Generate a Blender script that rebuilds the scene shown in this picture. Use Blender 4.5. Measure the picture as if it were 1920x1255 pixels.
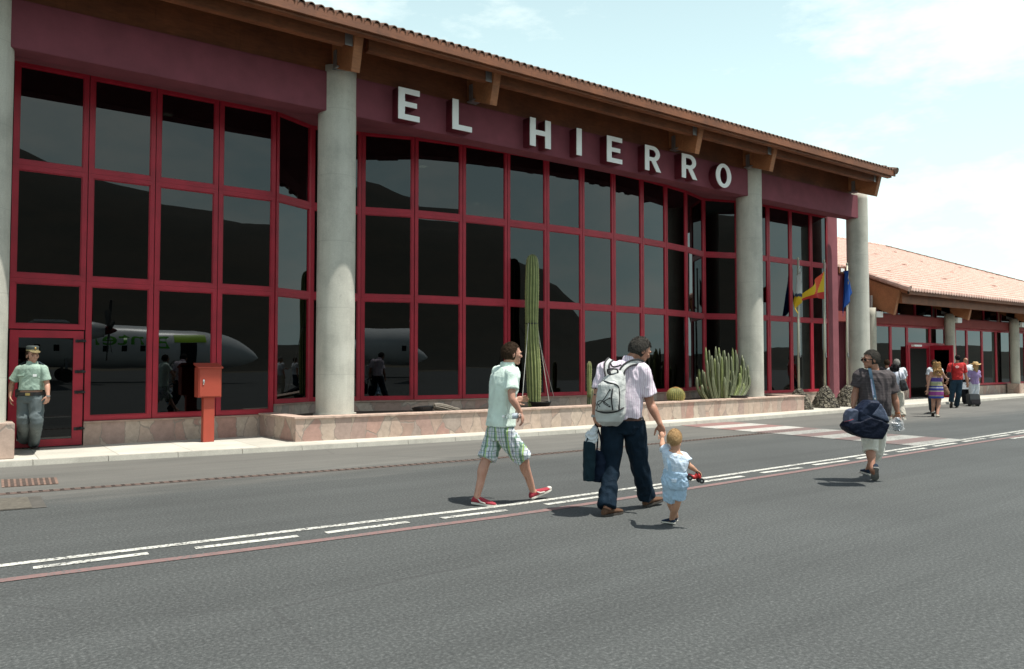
import bpy, bmesh, math, random
from math import radians as RAD, sin, cos, tan, pi, sqrt, atan2
from mathutils import Vector, Matrix, noise

# ------------------------------------------------------------------ camera, sky, sun, exposure
SC = bpy.context.scene
for o in list(bpy.data.objects): bpy.data.objects.remove(o)
COL = SC.collection
EYE = Vector((0, 0, 1.55)); YAW = RAD(36.0); PITCH = RAD(2.067); FPX = 1440.0
cam = bpy.data.cameras.new('camera'); cam.sensor_width = 36; cam.lens = FPX/1920*36
cam.clip_start = .1; cam.clip_end = 4000
camo = bpy.data.objects.new('camera', cam); COL.objects.link(camo)
camo.location = EYE; camo.rotation_euler = (RAD(90)+PITCH, 0, -YAW); SC.camera = camo

SUN_EL = RAD(70); SUN_AZ = RAD(144)          # azimuth from +Y towards +X
w = bpy.data.worlds.new('World'); SC.world = w; w.use_nodes = True
wn = w.node_tree.nodes; wl = w.node_tree.links
bg = wn['Background']; bg.inputs[1].default_value = .10
sky = wn.new('ShaderNodeTexSky'); sky.sky_type = 'NISHITA'; sky.sun_disc = False
sky.sun_elevation = SUN_EL; sky.sun_rotation = SUN_AZ; sky.dust_density = 1.6; sky.air_density = 1.0; sky.ozone_density = 1.2
tc = wn.new('ShaderNodeTexCoord'); mp = wn.new('ShaderNodeMapping'); mp.inputs['Scale'].default_value = (1, 1, 2.6)
n1 = wn.new('ShaderNodeTexNoise'); n1.inputs['Scale'].default_value = 2.3; n1.inputs['Detail'].default_value = 9; n1.inputs['Roughness'].default_value = .62
wl.new(tc.outputs['Generated'], mp.inputs[0]); wl.new(mp.outputs[0], n1.inputs['Vector'])
cr = wn.new('ShaderNodeValToRGB'); cr.color_ramp.elements[0].position = .46; cr.color_ramp.elements[1].position = .64
cr.color_ramp.elements[0].color = (0, 0, 0, 1); cr.color_ramp.elements[1].color = (.75, .75, .75, 1)
wl.new(n1.outputs[0], cr.inputs[0])
mx = wn.new('ShaderNodeMixRGB'); mx.inputs[2].default_value = (11.5, 12.0, 11.9, 1)
sxyz = wn.new('ShaderNodeSeparateXYZ'); wl.new(tc.outputs['Generated'], sxyz.inputs[0])
hz = wn.new('ShaderNodeValToRGB'); e_ = hz.color_ramp.elements; e_[0].position = 0.; e_[0].color = (.98, .98, .98, 1); e_[1].position = .75; e_[1].color = (.02, .02, .02, 1)
q_ = e_.new(.43); q_.color = (.52, .52, .52, 1); q_ = e_.new(.60); q_.color = (.06, .06, .06, 1)
wl.new(sxyz.outputs[2], hz.inputs[0])
hm = wn.new('ShaderNodeMixRGB'); hm.inputs[2].default_value = (8.3, 11.0, 11.5, 1); wl.new(hz.outputs[0], hm.inputs[0]); wl.new(sky.outputs[0], hm.inputs[1])
cf = wn.new('ShaderNodeMath'); cf.operation = 'MULTIPLY'; fo = wn.new('ShaderNodeValToRGB'); fo.color_ramp.elements[0].position = .42; fo.color_ramp.elements[0].color = (1, 1, 1, 1); fo.color_ramp.elements[1].position = .62; fo.color_ramp.elements[1].color = (.12, .12, .12, 1); wl.new(sxyz.outputs[2], fo.inputs[0]); wl.new(fo.outputs[0], cf.inputs[0]); wl.new(cr.outputs[0], cf.inputs[1]); wl.new(cf.outputs[0], mx.inputs[0]); wl.new(hm.outputs[0], mx.inputs[1])
tint = wn.new('ShaderNodeMixRGB'); tint.blend_type = 'MULTIPLY'; tint.inputs[0].default_value = 1; tint.inputs[2].default_value = (1.0, 1.0, .93, 1)
wl.new(mx.outputs[0], tint.inputs[1]); wl.new(tint.outputs[0], bg.inputs[0])

sl = bpy.data.lights.new('sun', 'SUN'); sl.energy = 4.7; sl.angle = RAD(.5); sl.color = (1, .955, .88)
so = bpy.data.objects.new('sun', sl); COL.objects.link(so)
sd = Vector((sin(SUN_AZ)*cos(SUN_EL), cos(SUN_AZ)*cos(SUN_EL), sin(SUN_EL)))
so.rotation_euler = sd.to_track_quat('Z', 'Y').to_euler(); so.location = (0, -20, 40)
SC.view_settings.view_transform = 'Standard'; SC.view_settings.look = 'None'
SC.view_settings.gamma = 1; SC.view_settings.exposure = .35
SC.render.engine = 'CYCLES'

# ------------------------------------------------------------------ sight lines of the photograph
_f = Vector((sin(YAW)*cos(PITCH), cos(YAW)*cos(PITCH), sin(PITCH))); _r = Vector((cos(YAW), -sin(YAW), 0)); _u = _r.cross(_f)
def ray(px, py): return _f + _r*((px-960)/FPX) - _u*((py-627.5)/FPX)
def at_z(px, py, z=0): d = ray(px, py); return EYE + d*((z-EYE.z)/d.z)
def at_y(px, py, y): d = ray(px, py); return EYE + d*(y/d.y)
def at_d(px, py, dep): return EYE + ray(px, py)*dep

# ------------------------------------------------------------------ objects and their tags
ORG = {}
def tag(o, label=None, cat=None, group=None, kind=None):
    if label: o['label'] = label
    if cat: o['category'] = cat
    if group: o['group'] = group
    if kind: o['kind'] = kind
    return o
def thing(name, label, cat, loc=(0, 0, 0), group=None):
    o = bpy.data.objects.new(name, None); COL.objects.link(o); o.location = loc
    o.empty_display_size = .2; ORG[o.name] = Vector(loc)
    return tag(o, label, cat, group)
def put(name, me, m, parent=None, smooth=False, org=None):
    """link mesh me (world coordinates) as an object under parent"""
    O = ORG[parent.name] if parent else Vector(org or (0, 0, 0))
    if O.length > 0: me.transform(Matrix.Translation(-O))
    for x in (m if isinstance(m, (list, tuple)) else [m]): me.materials.append(x)
    o = bpy.data.objects.new(name, me); COL.objects.link(o)
    if parent: o.parent = parent
    else: o.location = O
    ORG[o.name] = O
    if smooth: me.polygons.foreach_set('use_smooth', [True]*len(me.polygons))
    return o
class MB:
    def __init__(s): s.v = []; s.f = []; s.mi = []; s.m = 0
    def add(s, vs, fs):
        b = len(s.v); s.v += [tuple(v) for v in vs]; s.f += [tuple(i+b for i in f) for f in fs]; s.mi += [s.m]*len(fs)
        return s
    def box(s, a, b, rz=0, piv=None):
        x0, y0, z0 = a; x1, y1, z1 = b
        vs = [Vector(p) for p in ((x0,y0,z0),(x1,y0,z0),(x1,y1,z0),(x0,y1,z0),(x0,y0,z1),(x1,y0,z1),(x1,y1,z1),(x0,y1,z1))]
        if rz:
            p = Vector(piv) if piv else Vector(((x0+x1)/2, (y0+y1)/2, 0)); R = Matrix.Rotation(rz, 3, 'Z'); vs = [R@(v-p)+p for v in vs]
        return s.add(vs, [(3,2,1,0),(4,5,6,7),(0,1,5,4),(1,2,6,5),(2,3,7,6),(3,0,4,7)])
    def hexa(s, vs): return s.add(vs, [(3,2,1,0),(4,5,6,7),(0,1,5,4),(1,2,6,5),(2,3,7,6),(3,0,4,7)])
    def bar(s, p, q, w, h, up=(0, 0, 1)):
        p, q = Vector(p), Vector(q); d = (q-p).normalized(); a = d.cross(Vector(up)).normalized(); b = a.cross(d)
        vs = [e + a*i*w/2 + b*j*h/2 for e in (p, q) for i, j in ((-1,-1),(1,-1),(1,1),(-1,1))]
        return s.add(vs, [(0,1,2,3),(7,6,5,4),(0,4,5,1),(1,5,6,2),(2,6,7,3),(3,7,4,0)])
    def tube(s, pts, rad, n=10, caps=True):
        pts = [Vector(p) for p in pts]
        if not isinstance(rad, (list, tuple)): rad = [rad]*len(pts)
        rings = []; prev = None
        for i, p in enumerate(pts):
            t = (pts[min(i+1, len(pts)-1)]-pts[max(i-1, 0)]).normalized()
            a = prev if prev else (Vector((1, 0, 0)) if abs(t.x) < .8 else Vector((0, 1, 0)))
            a = (a - t*a.dot(t)).normalized(); prev = a; b = t.cross(a)
            rings.append([p + (a*cos(2*pi*k/n)+b*sin(2*pi*k/n))*rad[i] for k in range(n)])
        return s.rings(rings, caps)
    def rings(s, rings, caps=True):
        n = len(rings[0]); vs = [v for r in rings for v in r]; fs = []
        for i in range(len(rings)-1):
            for k in range(n):
                k2 = (k+1) % n; fs.append((i*n+k, i*n+k2, (i+1)*n+k2, (i+1)*n+k))
        if caps: fs.append(tuple(range(n-1, -1, -1))); fs.append(tuple(range((len(rings)-1)*n, len(rings)*n)))
        return s.add(vs, fs)
    def ell(s, c, r, rot=None, n=14):
        c = Vector(c); rot = rot or Matrix.Identity(3); vs = []; fs = []; m = n//2
        for i in range(1, m):
            th = pi*i/m
            for k in range(n):
                ph = 2*pi*k/n; vs.append(c + rot@Vector((r[0]*sin(th)*cos(ph), r[1]*sin(th)*sin(ph), r[2]*cos(th))))
        vs.append(c+rot@Vector((0, 0, r[2]))); vs.append(c-rot@Vector((0, 0, r[2]))); T = len(vs)-2
        for i in range(m-2):
            for k in range(n): k2 = (k+1) % n; fs.append((i*n+k, (i+1)*n+k, (i+1)*n+k2, i*n+k2))
        for k in range(n):
            k2 = (k+1) % n; fs.append((T, k, k2)); fs.append((T+1, (m-2)*n+k2, (m-2)*n+k))
        return s.add(vs, fs)
    def prism(s, poly, n, d):
        """polygon (3D points) extruded by vector n*d"""
        n = Vector(n)*d; k = len(poly); vs = [Vector(p) for p in poly]+[Vector(p)+n for p in poly]
        return s.add(vs, [tuple(range(k-1, -1, -1)), tuple(range(k, 2*k))]+[(i, (i+1) % k, (i+1) % k+k, i+k) for i in range(k)])
    def mesh(s, name='m'):
        me = bpy.data.meshes.new(name); me.from_pydata(s.v, [], s.f); me.polygons.foreach_set('material_index', s.mi)
        bm = bmesh.new(); bm.from_mesh(me); bmesh.ops.recalc_face_normals(bm, faces=bm.faces); bm.to_mesh(me); bm.free(); me.update()
        return me
    def build(s, name, m, parent=None, smooth=False, bevel=0, org=None):
        me = s.mesh(name)
        if bevel:
            bm = bmesh.new(); bm.from_mesh(me)
            bmesh.ops.bevel(bm, geom=[e for e in bm.edges if e.is_manifold and e.calc_face_angle(0) > .5], offset=bevel, segments=2, affect='EDGES', clamp_overlap=True)
            bm.to_mesh(me); bm.free()
        o = put(name, me, m, parent, smooth, org)
        return o
def struct(o): o['kind'] = 'structure'; return o

# ------------------------------------------------------------------ materials
def srgb(r, g, b):
    f = lambda c: (c/255/12.92) if c/255 <= .04045 else ((c/255+.055)/1.055)**2.4
    return (f(r), f(g), f(b))
class NT:
    def __init__(s, name):
        s.m = bpy.data.materials.new(name); s.m.use_nodes = True; s.t = s.m.node_tree; s.N = s.t.nodes; s.L = s.t.links
        s.b = s.N['Principled BSDF']; s.out = s.N['Material Output']
    def n(s, typ, **kw):
        x = s.N.new('ShaderNode'+typ)
        for k, v in kw.items():
            if k in x.inputs: s.set(x.inputs[k], v)
            else: setattr(x, k, v)
        return x
    def set(s, i, v):
        if isinstance(v, bpy.types.NodeSocket): s.L.new(v, i)
        elif isinstance(v, (tuple, list)) and i.type == 'RGBA' and len(v) == 3: i.default_value = (*v, 1)
        else: i.default_value = v
    def math(s, op, a, b=0., c=None):
        x = s.n('Math', operation=op); s.set(x.inputs[0], a); s.set(x.inputs[1], b)
        if c is not None: s.set(x.inputs[2], c)
        return x.outputs[0]
    def mix(s, f, a, b, mode='MIX'):
        x = s.n('MixRGB', blend_type=mode); s.set(x.inputs[0], f); s.set(x.inputs[1], a); s.set(x.inputs[2], b); return x.outputs[0]
    def ramp(s, f, *st):
        x = s.n('ValToRGB'); e = x.color_ramp.elements
        while len(e) < len(st): e.new(.5)
        for i, (p, c) in enumerate(st):
            e[i].position = p; e[i].color = (*c, 1) if isinstance(c, tuple) else (c, c, c, 1)
        s.L.new(f, x.inputs[0]); return x.outputs[0]
    def coord(s, scale=(1, 1, 1), kind='Object'):
        t = s.n('TexCoord'); m = s.n('Mapping'); m.inputs['Scale'].default_value = scale; s.L.new(t.outputs[kind], m.inputs[0]); return m.outputs[0]
    def noise(s, vec, scale, detail=4, rough=.55, out=0):
        x = s.n('TexNoise'); x.inputs['Scale'].default_value = scale; x.inputs['Detail'].default_value = detail; x.inputs['Roughness'].default_value = rough
        s.L.new(vec, x.inputs['Vector']); return x.outputs[out]
    def bump(s, h, strength=.3, dist=.01):
        x = s.n('Bump'); x.inputs['Strength'].default_value = strength; x.inputs['Distance'].default_value = dist
        s.L.new(h, x.inputs['Height']); s.L.new(x.outputs[0], s.b.inputs['Normal']); return x
    def col(s, c): s.set(s.b.inputs['Base Color'], c); return s
    def rough(s, r): s.set(s.b.inputs['Roughness'], r); return s
def plain(name, c, rough=.6, var=.12, scale=6., bump=0, bscale=60., metal=0, spec=None, stretch=(1, 1, 1)):
    t = NT(name); v = t.coord(stretch)
    n = t.noise(v, scale, 5); a = tuple(x*(1-var) for x in c); b = tuple(min(1, x*(1+var)) for x in c)
    t.col(t.ramp(n, (.3, a), (.7, b))).rough(rough); t.b.inputs['Metallic'].default_value = metal
    if spec is not None: t.b.inputs['Specular IOR Level'].default_value = spec
    if bump: t.bump(t.noise(v, bscale, 3), bump, .004)
    return t.m
M = {}
def asphalt():
    t = NT('asphalt'); v = t.coord(); sp = t.n('SeparateXYZ'); t.L.new(v, sp.inputs[0])
    big = t.noise(v, .35, 5, .6); mid = t.noise(t.coord((.5, 3, 1)), 1.1, 5, .6)
    vo = t.n('TexVoronoi'); vo.inputs['Scale'].default_value = 75; t.L.new(v, vo.inputs['Vector'])
    fine = t.noise(v, 160, 2, .7); grit = t.noise(v, 42, 4, .75)
    base = t.ramp(grit, (.28, (.028, .032, .031)), (.52, (.062, .067, .065)), (.74, (.138, .146, .141)))
    base = t.mix(.5, base, t.ramp(fine, (.3, .35), (.7, .72)), 'OVERLAY')
    lane = t.math('ADD', sp.outputs[1], t.math('MULTIPLY', mid, 1.6))
    w_ = t.ramp(t.math('DIVIDE', lane, 20.), (.52, 0.), (.585, 1.))      # dusty strip beside the kerb
    base = t.mix(t.math('MULTIPLY', w_, .55), base, t.ramp(mid, (.3, (.15, .145, .128)), (.7, (.20, .19, .168))))
    base = t.mix(.55, base, t.ramp(big, (.3, .40), (.7, .60)), 'OVERLAY')
    tm = t.ramp(t.noise(t.coord((.05, 1.6, 1)), 1.0, 6, .7), (.35, .40), (.65, .60)); base = t.mix(.6, base, tm, 'OVERLAY')
    cv = t.n('TexVoronoi', feature='DISTANCE_TO_EDGE'); cv.inputs['Scale'].default_value = .16; wv_ = t.mix(.12, v, t.noise(v, 1.3, 5, .7, 1)); t.L.new(wv_, cv.inputs['Vector']); ck = t.ramp(cv.outputs['Distance'], (.0012, 1.), (.004, 0.)); base = t.mix(t.math('MULTIPLY', ck, t.ramp(t.noise(v, .22, 3), (.50, 0.), (.60, .55))), base, (.03, .03, .03))
    oil = t.ramp(t.noise(v, .55, 5, .6), (.66, 0.), (.76, 1.)); base = t.mix(t.math('MULTIPLY', oil, .35), base, (.035, .036, .036))
    spk = t.ramp(t.noise(v, 23, 2, .5), (.76, 0.), (.80, 1.))
    base = t.mix(t.math('MULTIPLY', spk, .35), base, (.34, .34, .31))
    t.col(base).rough(.88); t.bump(grit, .5, .006); return t.m
def paint(name, c, keep=.42, base=(.11, .112, .108)):
    t = NT(name); v = t.coord(); a = t.noise(v, 30, 5, .75); b = t.noise(v, 2.2, 4)
    k = t.ramp(t.math('ADD', t.math('MULTIPLY', a, .75), t.math('MULTIPLY', b, .25)), (keep-.03, 0.), (keep+.05, 1.))
    cc = t.ramp(t.noise(v, 9, 4), (.3, tuple(x*.8 for x in c)), (.7, c))
    t.col(t.mix(k, t.ramp(t.noise(v, 42, 4, .75), (.3, tuple(x*.7 for x in base)), (.7, tuple(x*1.4 for x in base))), cc)).rough(.8); return t.m
def concrete(name, c, board=0):
    t = NT(name); v = t.coord(); n = t.noise(v, 1.6, 7, .62); s_ = t.noise(t.coord((3, 3, .35)), 2.2, 5, .6); f = t.noise(v, 55, 3, .6)
    col = t.mix(.35, t.ramp(n, (.3, tuple(x*.80 for x in c)), (.5, c), (.72, tuple(min(1, x*1.10) for x in c))), t.ramp(s_, (.3, .36), (.7, .6)), 'OVERLAY')
    col = t.mix(.25, col, t.ramp(f, (.3, .3), (.7, .7)), 'OVERLAY')
    sz = t.n('SeparateXYZ'); t.L.new(v, sz.inputs[0]); sm = t.math('GREATER_THAN', t.math('ABSOLUTE', t.math('SUBTRACT', t.math('FRACT', t.math('DIVIDE', sz.outputs[2], 1.31)), .5)), .4935); col = t.mix(t.math('MULTIPLY', sm, .16), col, (.16, .155, .14)); dp = t.ramp(t.noise(t.coord((9, 9, .25)), 1.3, 5, .7), (.60, 0.), (.72, 1.)); col = t.mix(t.math('MULTIPLY', dp, .22), col, (.20, .19, .165))
    bl = t.ramp(t.noise(v, 2.7, 6, .7), (.66, 0.), (.73, 1.)); col = t.mix(t.math('MULTIPLY', bl, .3), col, (.2, .19, .17))
    t.col(col).rough(.85); t.bump(t.math('ADD', f, t.math('MULTIPLY', n, 2.)), .25, .006); return t.m
def cladding():
    t = NT('stone_cladding'); v = t.coord(); sp = t.n('SeparateXYZ'); t.L.new(v, sp.inputs[0])
    u = t.math('ADD', sp.outputs[0], t.math('MULTIPLY', sp.outputs[1], .83))
    wob = t.noise(v, 3.5, 3); cb = t.n('CombineXYZ'); t.L.new(t.math('ADD', t.math('MULTIPLY', u, 3.7), t.math('MULTIPLY', wob, .9)), cb.inputs[0])
    t.L.new(t.math('ADD', t.math('MULTIPLY', sp.outputs[2], 1.5), t.math('MULTIPLY', wob, .35)), cb.inputs[1])
    vo = t.n('TexVoronoi', voronoi_dimensions='2D'); vo.inputs['Scale'].default_value = 1.0; t.L.new(cb.outputs[0], vo.inputs['Vector'])
    ve = t.n('TexVoronoi', voronoi_dimensions='2D', feature='DISTANCE_TO_EDGE'); ve.inputs['Scale'].default_value = 1.0; t.L.new(cb.outputs[0], ve.inputs['Vector'])
    sc = t.n('SeparateColor'); t.L.new(vo.outputs['Color'], sc.inputs[0])
    col = t.ramp(sc.outputs[0], (0., (.33, .225, .185)), (.2, (.42, .31, .25)), (.4, (.46, .365, .295)), (.6, (.33, .27, .235)), (.8, (.385, .225, .185)), (1., (.46, .385, .315)))
    col = t.mix(.6, col, t.ramp(t.noise(v, 9, 6, .7), (.3, .36), (.7, .66)), 'OVERLAY')
    edge = t.ramp(ve.outputs['Distance'], (.012, 1.), (.035, 0.)); col = t.mix(t.math('MULTIPLY', edge, .9), col, (.28, .235, .20))
    t.col(col).rough(.75); t.bump(t.math('ADD', t.math('MULTIPLY', t.noise(v, 14, 5, .7), .5), t.math('SUBTRACT', 1., edge)), .4, .008); return t.m
def wood(name, c):
    t = NT(name); v = t.coord((1, 1, 1)); g = t.noise(t.coord((1.2, 7, 7)), 4, 6, .65); g2 = t.noise(v, 1.3, 5, .6)
    col = t.mix(.65, t.ramp(g2, (.3, tuple(x*.62 for x in c)), (.7, tuple(x*1.25 for x in c))), t.ramp(g, (.3, .33), (.7, .66)), 'OVERLAY')
    st = t.ramp(t.noise(t.coord((4, 4, .6)), 3, 6, .7), (.58, 0.), (.74, 1.)); col = t.mix(t.math('MULTIPLY', st, .5), col, tuple(x*.35 for x in c))
    t.col(col).rough(.62); t.bump(g, .25, .006); return t.m
def pavement_mat():
    t = NT('pavement_slabs'); v = t.coord(); sp = t.n('SeparateXYZ'); t.L.new(v, sp.inputs[0])
    cell = t.math('FLOOR', t.math('DIVIDE', sp.outputs[0], 1.08)); wn_ = t.n('TexWhiteNoise', noise_dimensions='1D'); t.L.new(cell, wn_.inputs['W'])
    fx = t.math('ABSOLUTE', t.math('SUBTRACT', t.math('FRACT', t.math('DIVIDE', sp.outputs[0], 1.08)), .5))
    j = t.math('GREATER_THAN', fx, .491)
    col = t.ramp(t.noise(v, 1.4, 6, .65), (.3, (.45, .435, .375)), (.7, (.58, .56, .49)))
    col = t.mix(.3, col, t.ramp(wn_.outputs['Value'], (0., .38), (1., .6)), 'OVERLAY'); col = t.mix(.3, col, t.ramp(t.noise(v, 40, 3), (.3, .35), (.7, .65)), 'OVERLAY')
    sp_ = t.ramp(t.noise(v, 3.3, 6, .75), (.62, 0.), (.72, 1.)); col = t.mix(t.math('MULTIPLY', sp_, .25), col, (.33, .30, .25))
    col = t.mix(t.math('MULTIPLY', j, .6), col, (.26, .25, .21)); t.col(col).rough(.85); t.bump(t.noise(v, 40, 3), .15, .004); return t.m
def glass_mat():
    t = NT('tinted_glass'); f = t.n('Fresnel'); f.inputs['IOR'].default_value = 1.58
    g = t.n('BsdfGlossy'); g.inputs['Roughness'].default_value = 0.0; g.inputs['Color'].default_value = (.93, .98, 1, 1)
    wv = t.n('Bump'); wv.inputs['Strength'].default_value = .035; wv.inputs['Distance'].default_value = .02; t.L.new(t.noise(t.coord(), 1.1, 1), wv.inputs['Height']); oi = t.n('ObjectInfo'); wn_ = t.n('TexWhiteNoise', noise_dimensions='1D'); t.L.new(oi.outputs['Random'], wn_.inputs['W']); va = t.n('VectorMath', operation='SUBTRACT'); t.L.new(wn_.outputs['Color'], va.inputs[0]); va.inputs[1].default_value = (.5, .5, .5); vs_ = t.n('VectorMath', operation='SCALE'); t.L.new(va.outputs[0], vs_.inputs[0]); vs_.inputs['Scale'].default_value = .016; vd = t.n('VectorMath', operation='ADD'); t.L.new(wv.outputs[0], vd.inputs[0]); t.L.new(vs_.outputs[0], vd.inputs[1]); vn = t.n('VectorMath', operation='NORMALIZE'); t.L.new(vd.outputs[0], vn.inputs[0]); t.L.new(vn.outputs[0], g.inputs['Normal'])
    tr = t.n('BsdfTransparent'); tr.inputs['Color'].default_value = (.035, .040, .038, 1)
    m = t.n('MixShader'); t.L.new(f.outputs[0], m.inputs[0]); t.L.new(tr.outputs[0], m.inputs[1]); t.L.new(g.outputs[0], m.inputs[2])
    t.L.new(m.outputs[0], t.out.inputs[0]); t.N.remove(t.b); return t.m
def lava():
    t = NT('lava_stone'); v = t.coord(); vo = t.n('TexVoronoi'); vo.inputs['Scale'].default_value = 9; t.L.new(v, vo.inputs['Vector']); ve = t.n('TexVoronoi', feature='DISTANCE_TO_EDGE'); ve.inputs['Scale'].default_value = 9; t.L.new(v, ve.inputs['Vector'])
    sc = t.n('SeparateColor'); t.L.new(vo.outputs['Color'], sc.inputs[0]); col = t.ramp(sc.outputs[0], (0., (.085, .075, .058)), (.5, (.15, .135, .10)), (1., (.23, .205, .155)))
    col = t.mix(.7, col, t.ramp(t.noise(v, 30, 4, .7), (.3, .3), (.7, .7)), 'OVERLAY'); e = t.ramp(ve.outputs['Distance'], (.02, 0.), (.10, 1.)); col = t.mix(e, (.025, .022, .018), col); t.col(col).rough(.95); t.bump(e, 1., .03); return t.m
def tiles_mat():
    t = NT('roof_tiles'); v = t.coord(); vo = t.n('TexVoronoi'); vo.inputs['Scale'].default_value = 5.5; t.L.new(v, vo.inputs['Vector'])
    sc = t.n('SeparateColor'); t.L.new(vo.outputs['Color'], sc.inputs[0])
    col = t.ramp(sc.outputs[0], (0., (.55, .35, .28)), (.5, (.60, .40, .325)), (1., (.65, .46, .385)))
    col = t.mix(.5, col, t.ramp(t.noise(v, 1.1, 6, .7), (.3, .46), (.7, .56)), 'OVERLAY'); t.col(col).rough(.8); return t.m
M['asphalt'] = asphalt(); M['white_paint'] = paint('white_road_paint', (.62, .62, .56), .455); M['red_paint'] = paint('red_road_paint', (.235, .145, .135), .43)
M['cross_white'] = paint('crossing_white', (.50, .49, .45), .40); M['cross_red'] = paint('crossing_red', (.30, .165, .15), .42); M['cross_white2'] = paint('worn_crossing_white', (.36, .36, .33), .45); M['cross_red2'] = paint('worn_crossing_red', (.20, .13, .12), .45)
M['concrete'] = concrete('column_concrete', (.52, .515, .45)); M['concrete2'] = concrete('column_concrete_warm', (.47, .45, .37))
M['clad'] = cladding(); M['wood'] = wood('beam_wood', (.215, .077, .031)); M['wood_dark'] = wood('soffit_wood', (.175, .056, .020)); M['wood_light'] = wood('pale_beam_wood', (.37, .15, .062))
M['slab'] = pavement_mat(); M['kerb'] = concrete('kerb_stone', (.40, .385, .335)); M['glass'] = glass_mat(); M['tiles'] = tiles_mat()
M['red'] = plain('red_frame_paint', (.36, .012, .030), .48, .16, 3, .08, 30); M['maroon'] = plain('maroon_render', (.195, .050, .068), .85, .14, 2.2, .5, 45)
M['maroon2'] = plain('red_render', (.24, .045, .04), .8, .12, 2, .3, 45); M['dark'] = plain('dark_gap', (.012, .012, .013), .9, .1)
M['white'] = plain('white_enamel', (.86, .88, .86), .45, .03, 2); M['letter_side'] = plain('letter_side_paint', (.10, .008, .018), .6, .08)
M['steel'] = plain('galvanised_steel', (.32, .33, .33), .45, .12, 8, metal=.7); M['black'] = plain('black_plastic', (.012, .012, .013), .5, .2)
M['orange'] = plain('orange_red_paint', (.385, .062, .035), .5, .06, 5, .05); M['soil'] = plain('planter_soil', (.07, .05, .035), .95, .4, 9, .8, 30)
M['lava'] = lava(); M['interior'] = plain('interior_plaster', (.16, .14, .12), .9, .1); M['floor_in'] = plain('interior_floor', (.06, .05, .045), .5, .1)

# ------------------------------------------------------------------ ground, road, pavement, hills
ZP = .08
g = MB(); g.add([(-1500, -1500, -.012), (1500, -1500, -.012), (1500, 1500, -.012), (-1500, 1500, -.012)], [(0, 1, 2, 3)])
M['earth'] = plain('dry_earth', (.10, .085, .055), .95, .35, .05)
struct(g.build('ground', M['earth']))
g = MB(); g.add([(-70, -75, 0), (130, -75, 0), (130, 16.5, 0), (-70, 16.5, 0)], [(0, 1, 2, 3)])
road = struct(g.build('road', M['asphalt']))
def interp(tab, x):
    if x <= tab[0][0]: return tab[0][1]
    for (a, b), (c, d) in zip(tab, tab[1:]):
        if x <= c: return b + (d-b)*(x-a)/(c-a)
    return tab[-1][1]
KERB = [(-10, 13.65), (.585, 13.636), (2, 13.5), (4.2, 13.24), (5.7, 13.07), (8.5, 12.83), (11.5, 12.75), (14.4, 12.79), (18, 12.95), (21.8, 13.15), (27, 13.4), (32.8, 13.75), (38, 14.1), (46, 14.6), (75, 15.6)]
WLINE = [(-12, 7.3), (.32, 7.064), (2.2, 6.962), (4.92, 6.80), (8.1, 6.832), (12.2, 6.972), (14.3, 7.083), (19.7, 7.332), (28, 7.7), (60, 9)]
RLINE = [(-12, 6.8), (.3, 6.589), (2.06, 6.459), (4.6, 6.335), (7.26, 6.387), (10.04, 6.484), (13.46, 6.654), (18.4, 6.843), (28, 7.2), (60, 8.4)]
DRAIN = [(-8, 11.05), (.47, 10.89), (3.36, 10.58), (5.2, 10.37), (7.4, 10.22), (11.65, 10.27), (16, 10.45), (24, 11.0), (40, 12.2)]
def strip(tab, x0, x1, wd, z, name, m, parent=None, dy=0, step=.5):
    g = MB(); n = max(1, int((x1-x0)/step)); vs = []
    for i in range(n+1):
        x = x0+(x1-x0)*i/n; y = interp(tab, x)+dy; vs += [(x, y-wd/2, z), (x, y+wd/2, z)]
    g.add(vs, [(2*i, 2*i+2, 2*i+3, 2*i+1) for i in range(n)]); return g.build(name, m, parent)
strip(WLINE, -12, 60, .092, .005, 'solid_line', M['white_paint'], road)
strip(RLINE, -12, 60, .105, .005, 'red_line', M['red_paint'], road)
dsh = [((62, 1066), (278, 1038.5)), ((365.6, 1028.7), (559, 1006)), ((611, 1000), (765.6, 979.7)), ((826.8, 972.6), (950.5, 957.3)), ((1023, 946.8), (1126, 932)), ((1193, 922), (1260, 911.5)), ((1316.5, 904.4), (1393, 893.7)), ((1427.5, 887.3), (1502.7, 877.7)), ((1525.6, 872.5), (1589.4, 863.6)), ((1606.5, 860.6), (1661.7, 852)), ((1682.5, 848.2), (1735.6, 840.8)), ((1751, 837.6), (1792, 831.5)), ((1806.5, 828.7), (1846, 822.6)), ((1856.5, 821), (1893, 815.5)), ((1903, 813.7), (1935, 808.5))]
for a, b in dsh:
    p, q = at_z(*a), at_z(*b); g = MB(); h = .044; e = (q-p).normalized(); nn = Vector((-e.y, e.x, 0))*h
    g.add([p-nn+Vector((0, 0, .005)), q-nn+Vector((0, 0, .005)), q+nn+Vector((0, 0, .005)), p+nn+Vector((0, 0, .005))], [(0, 1, 2, 3)]); g.build('line_dash', M['white_paint'], road)
a = at_z(1905, 822); g = MB(); g.box((a.x-.2, a.y-.04, .004), (a.x+1.2, a.y+.05, .0055)); g.build('line_dash', M['white_paint'], road)
edges = [12.85, 12.25, 11.72, 11.22, 10.70, 10.24, 9.74, 9.30, 8.80, 8.38, 7.90, 7.45, 7.16]
for i in range(len(edges)-1):
    y1, y0 = edges[i], edges[i+1]; g = MB(); g.add([(14.40, y0, .0075), (16.35, y0, .0075), (16.35, y1, .0075), (14.40, y1, .0075)], [(0, 1, 2, 3)])
    g.build('crossing_stripe', M[('cross_red', 'cross_white')[i % 2]+('2' if i > 3 else '')], road)
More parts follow.
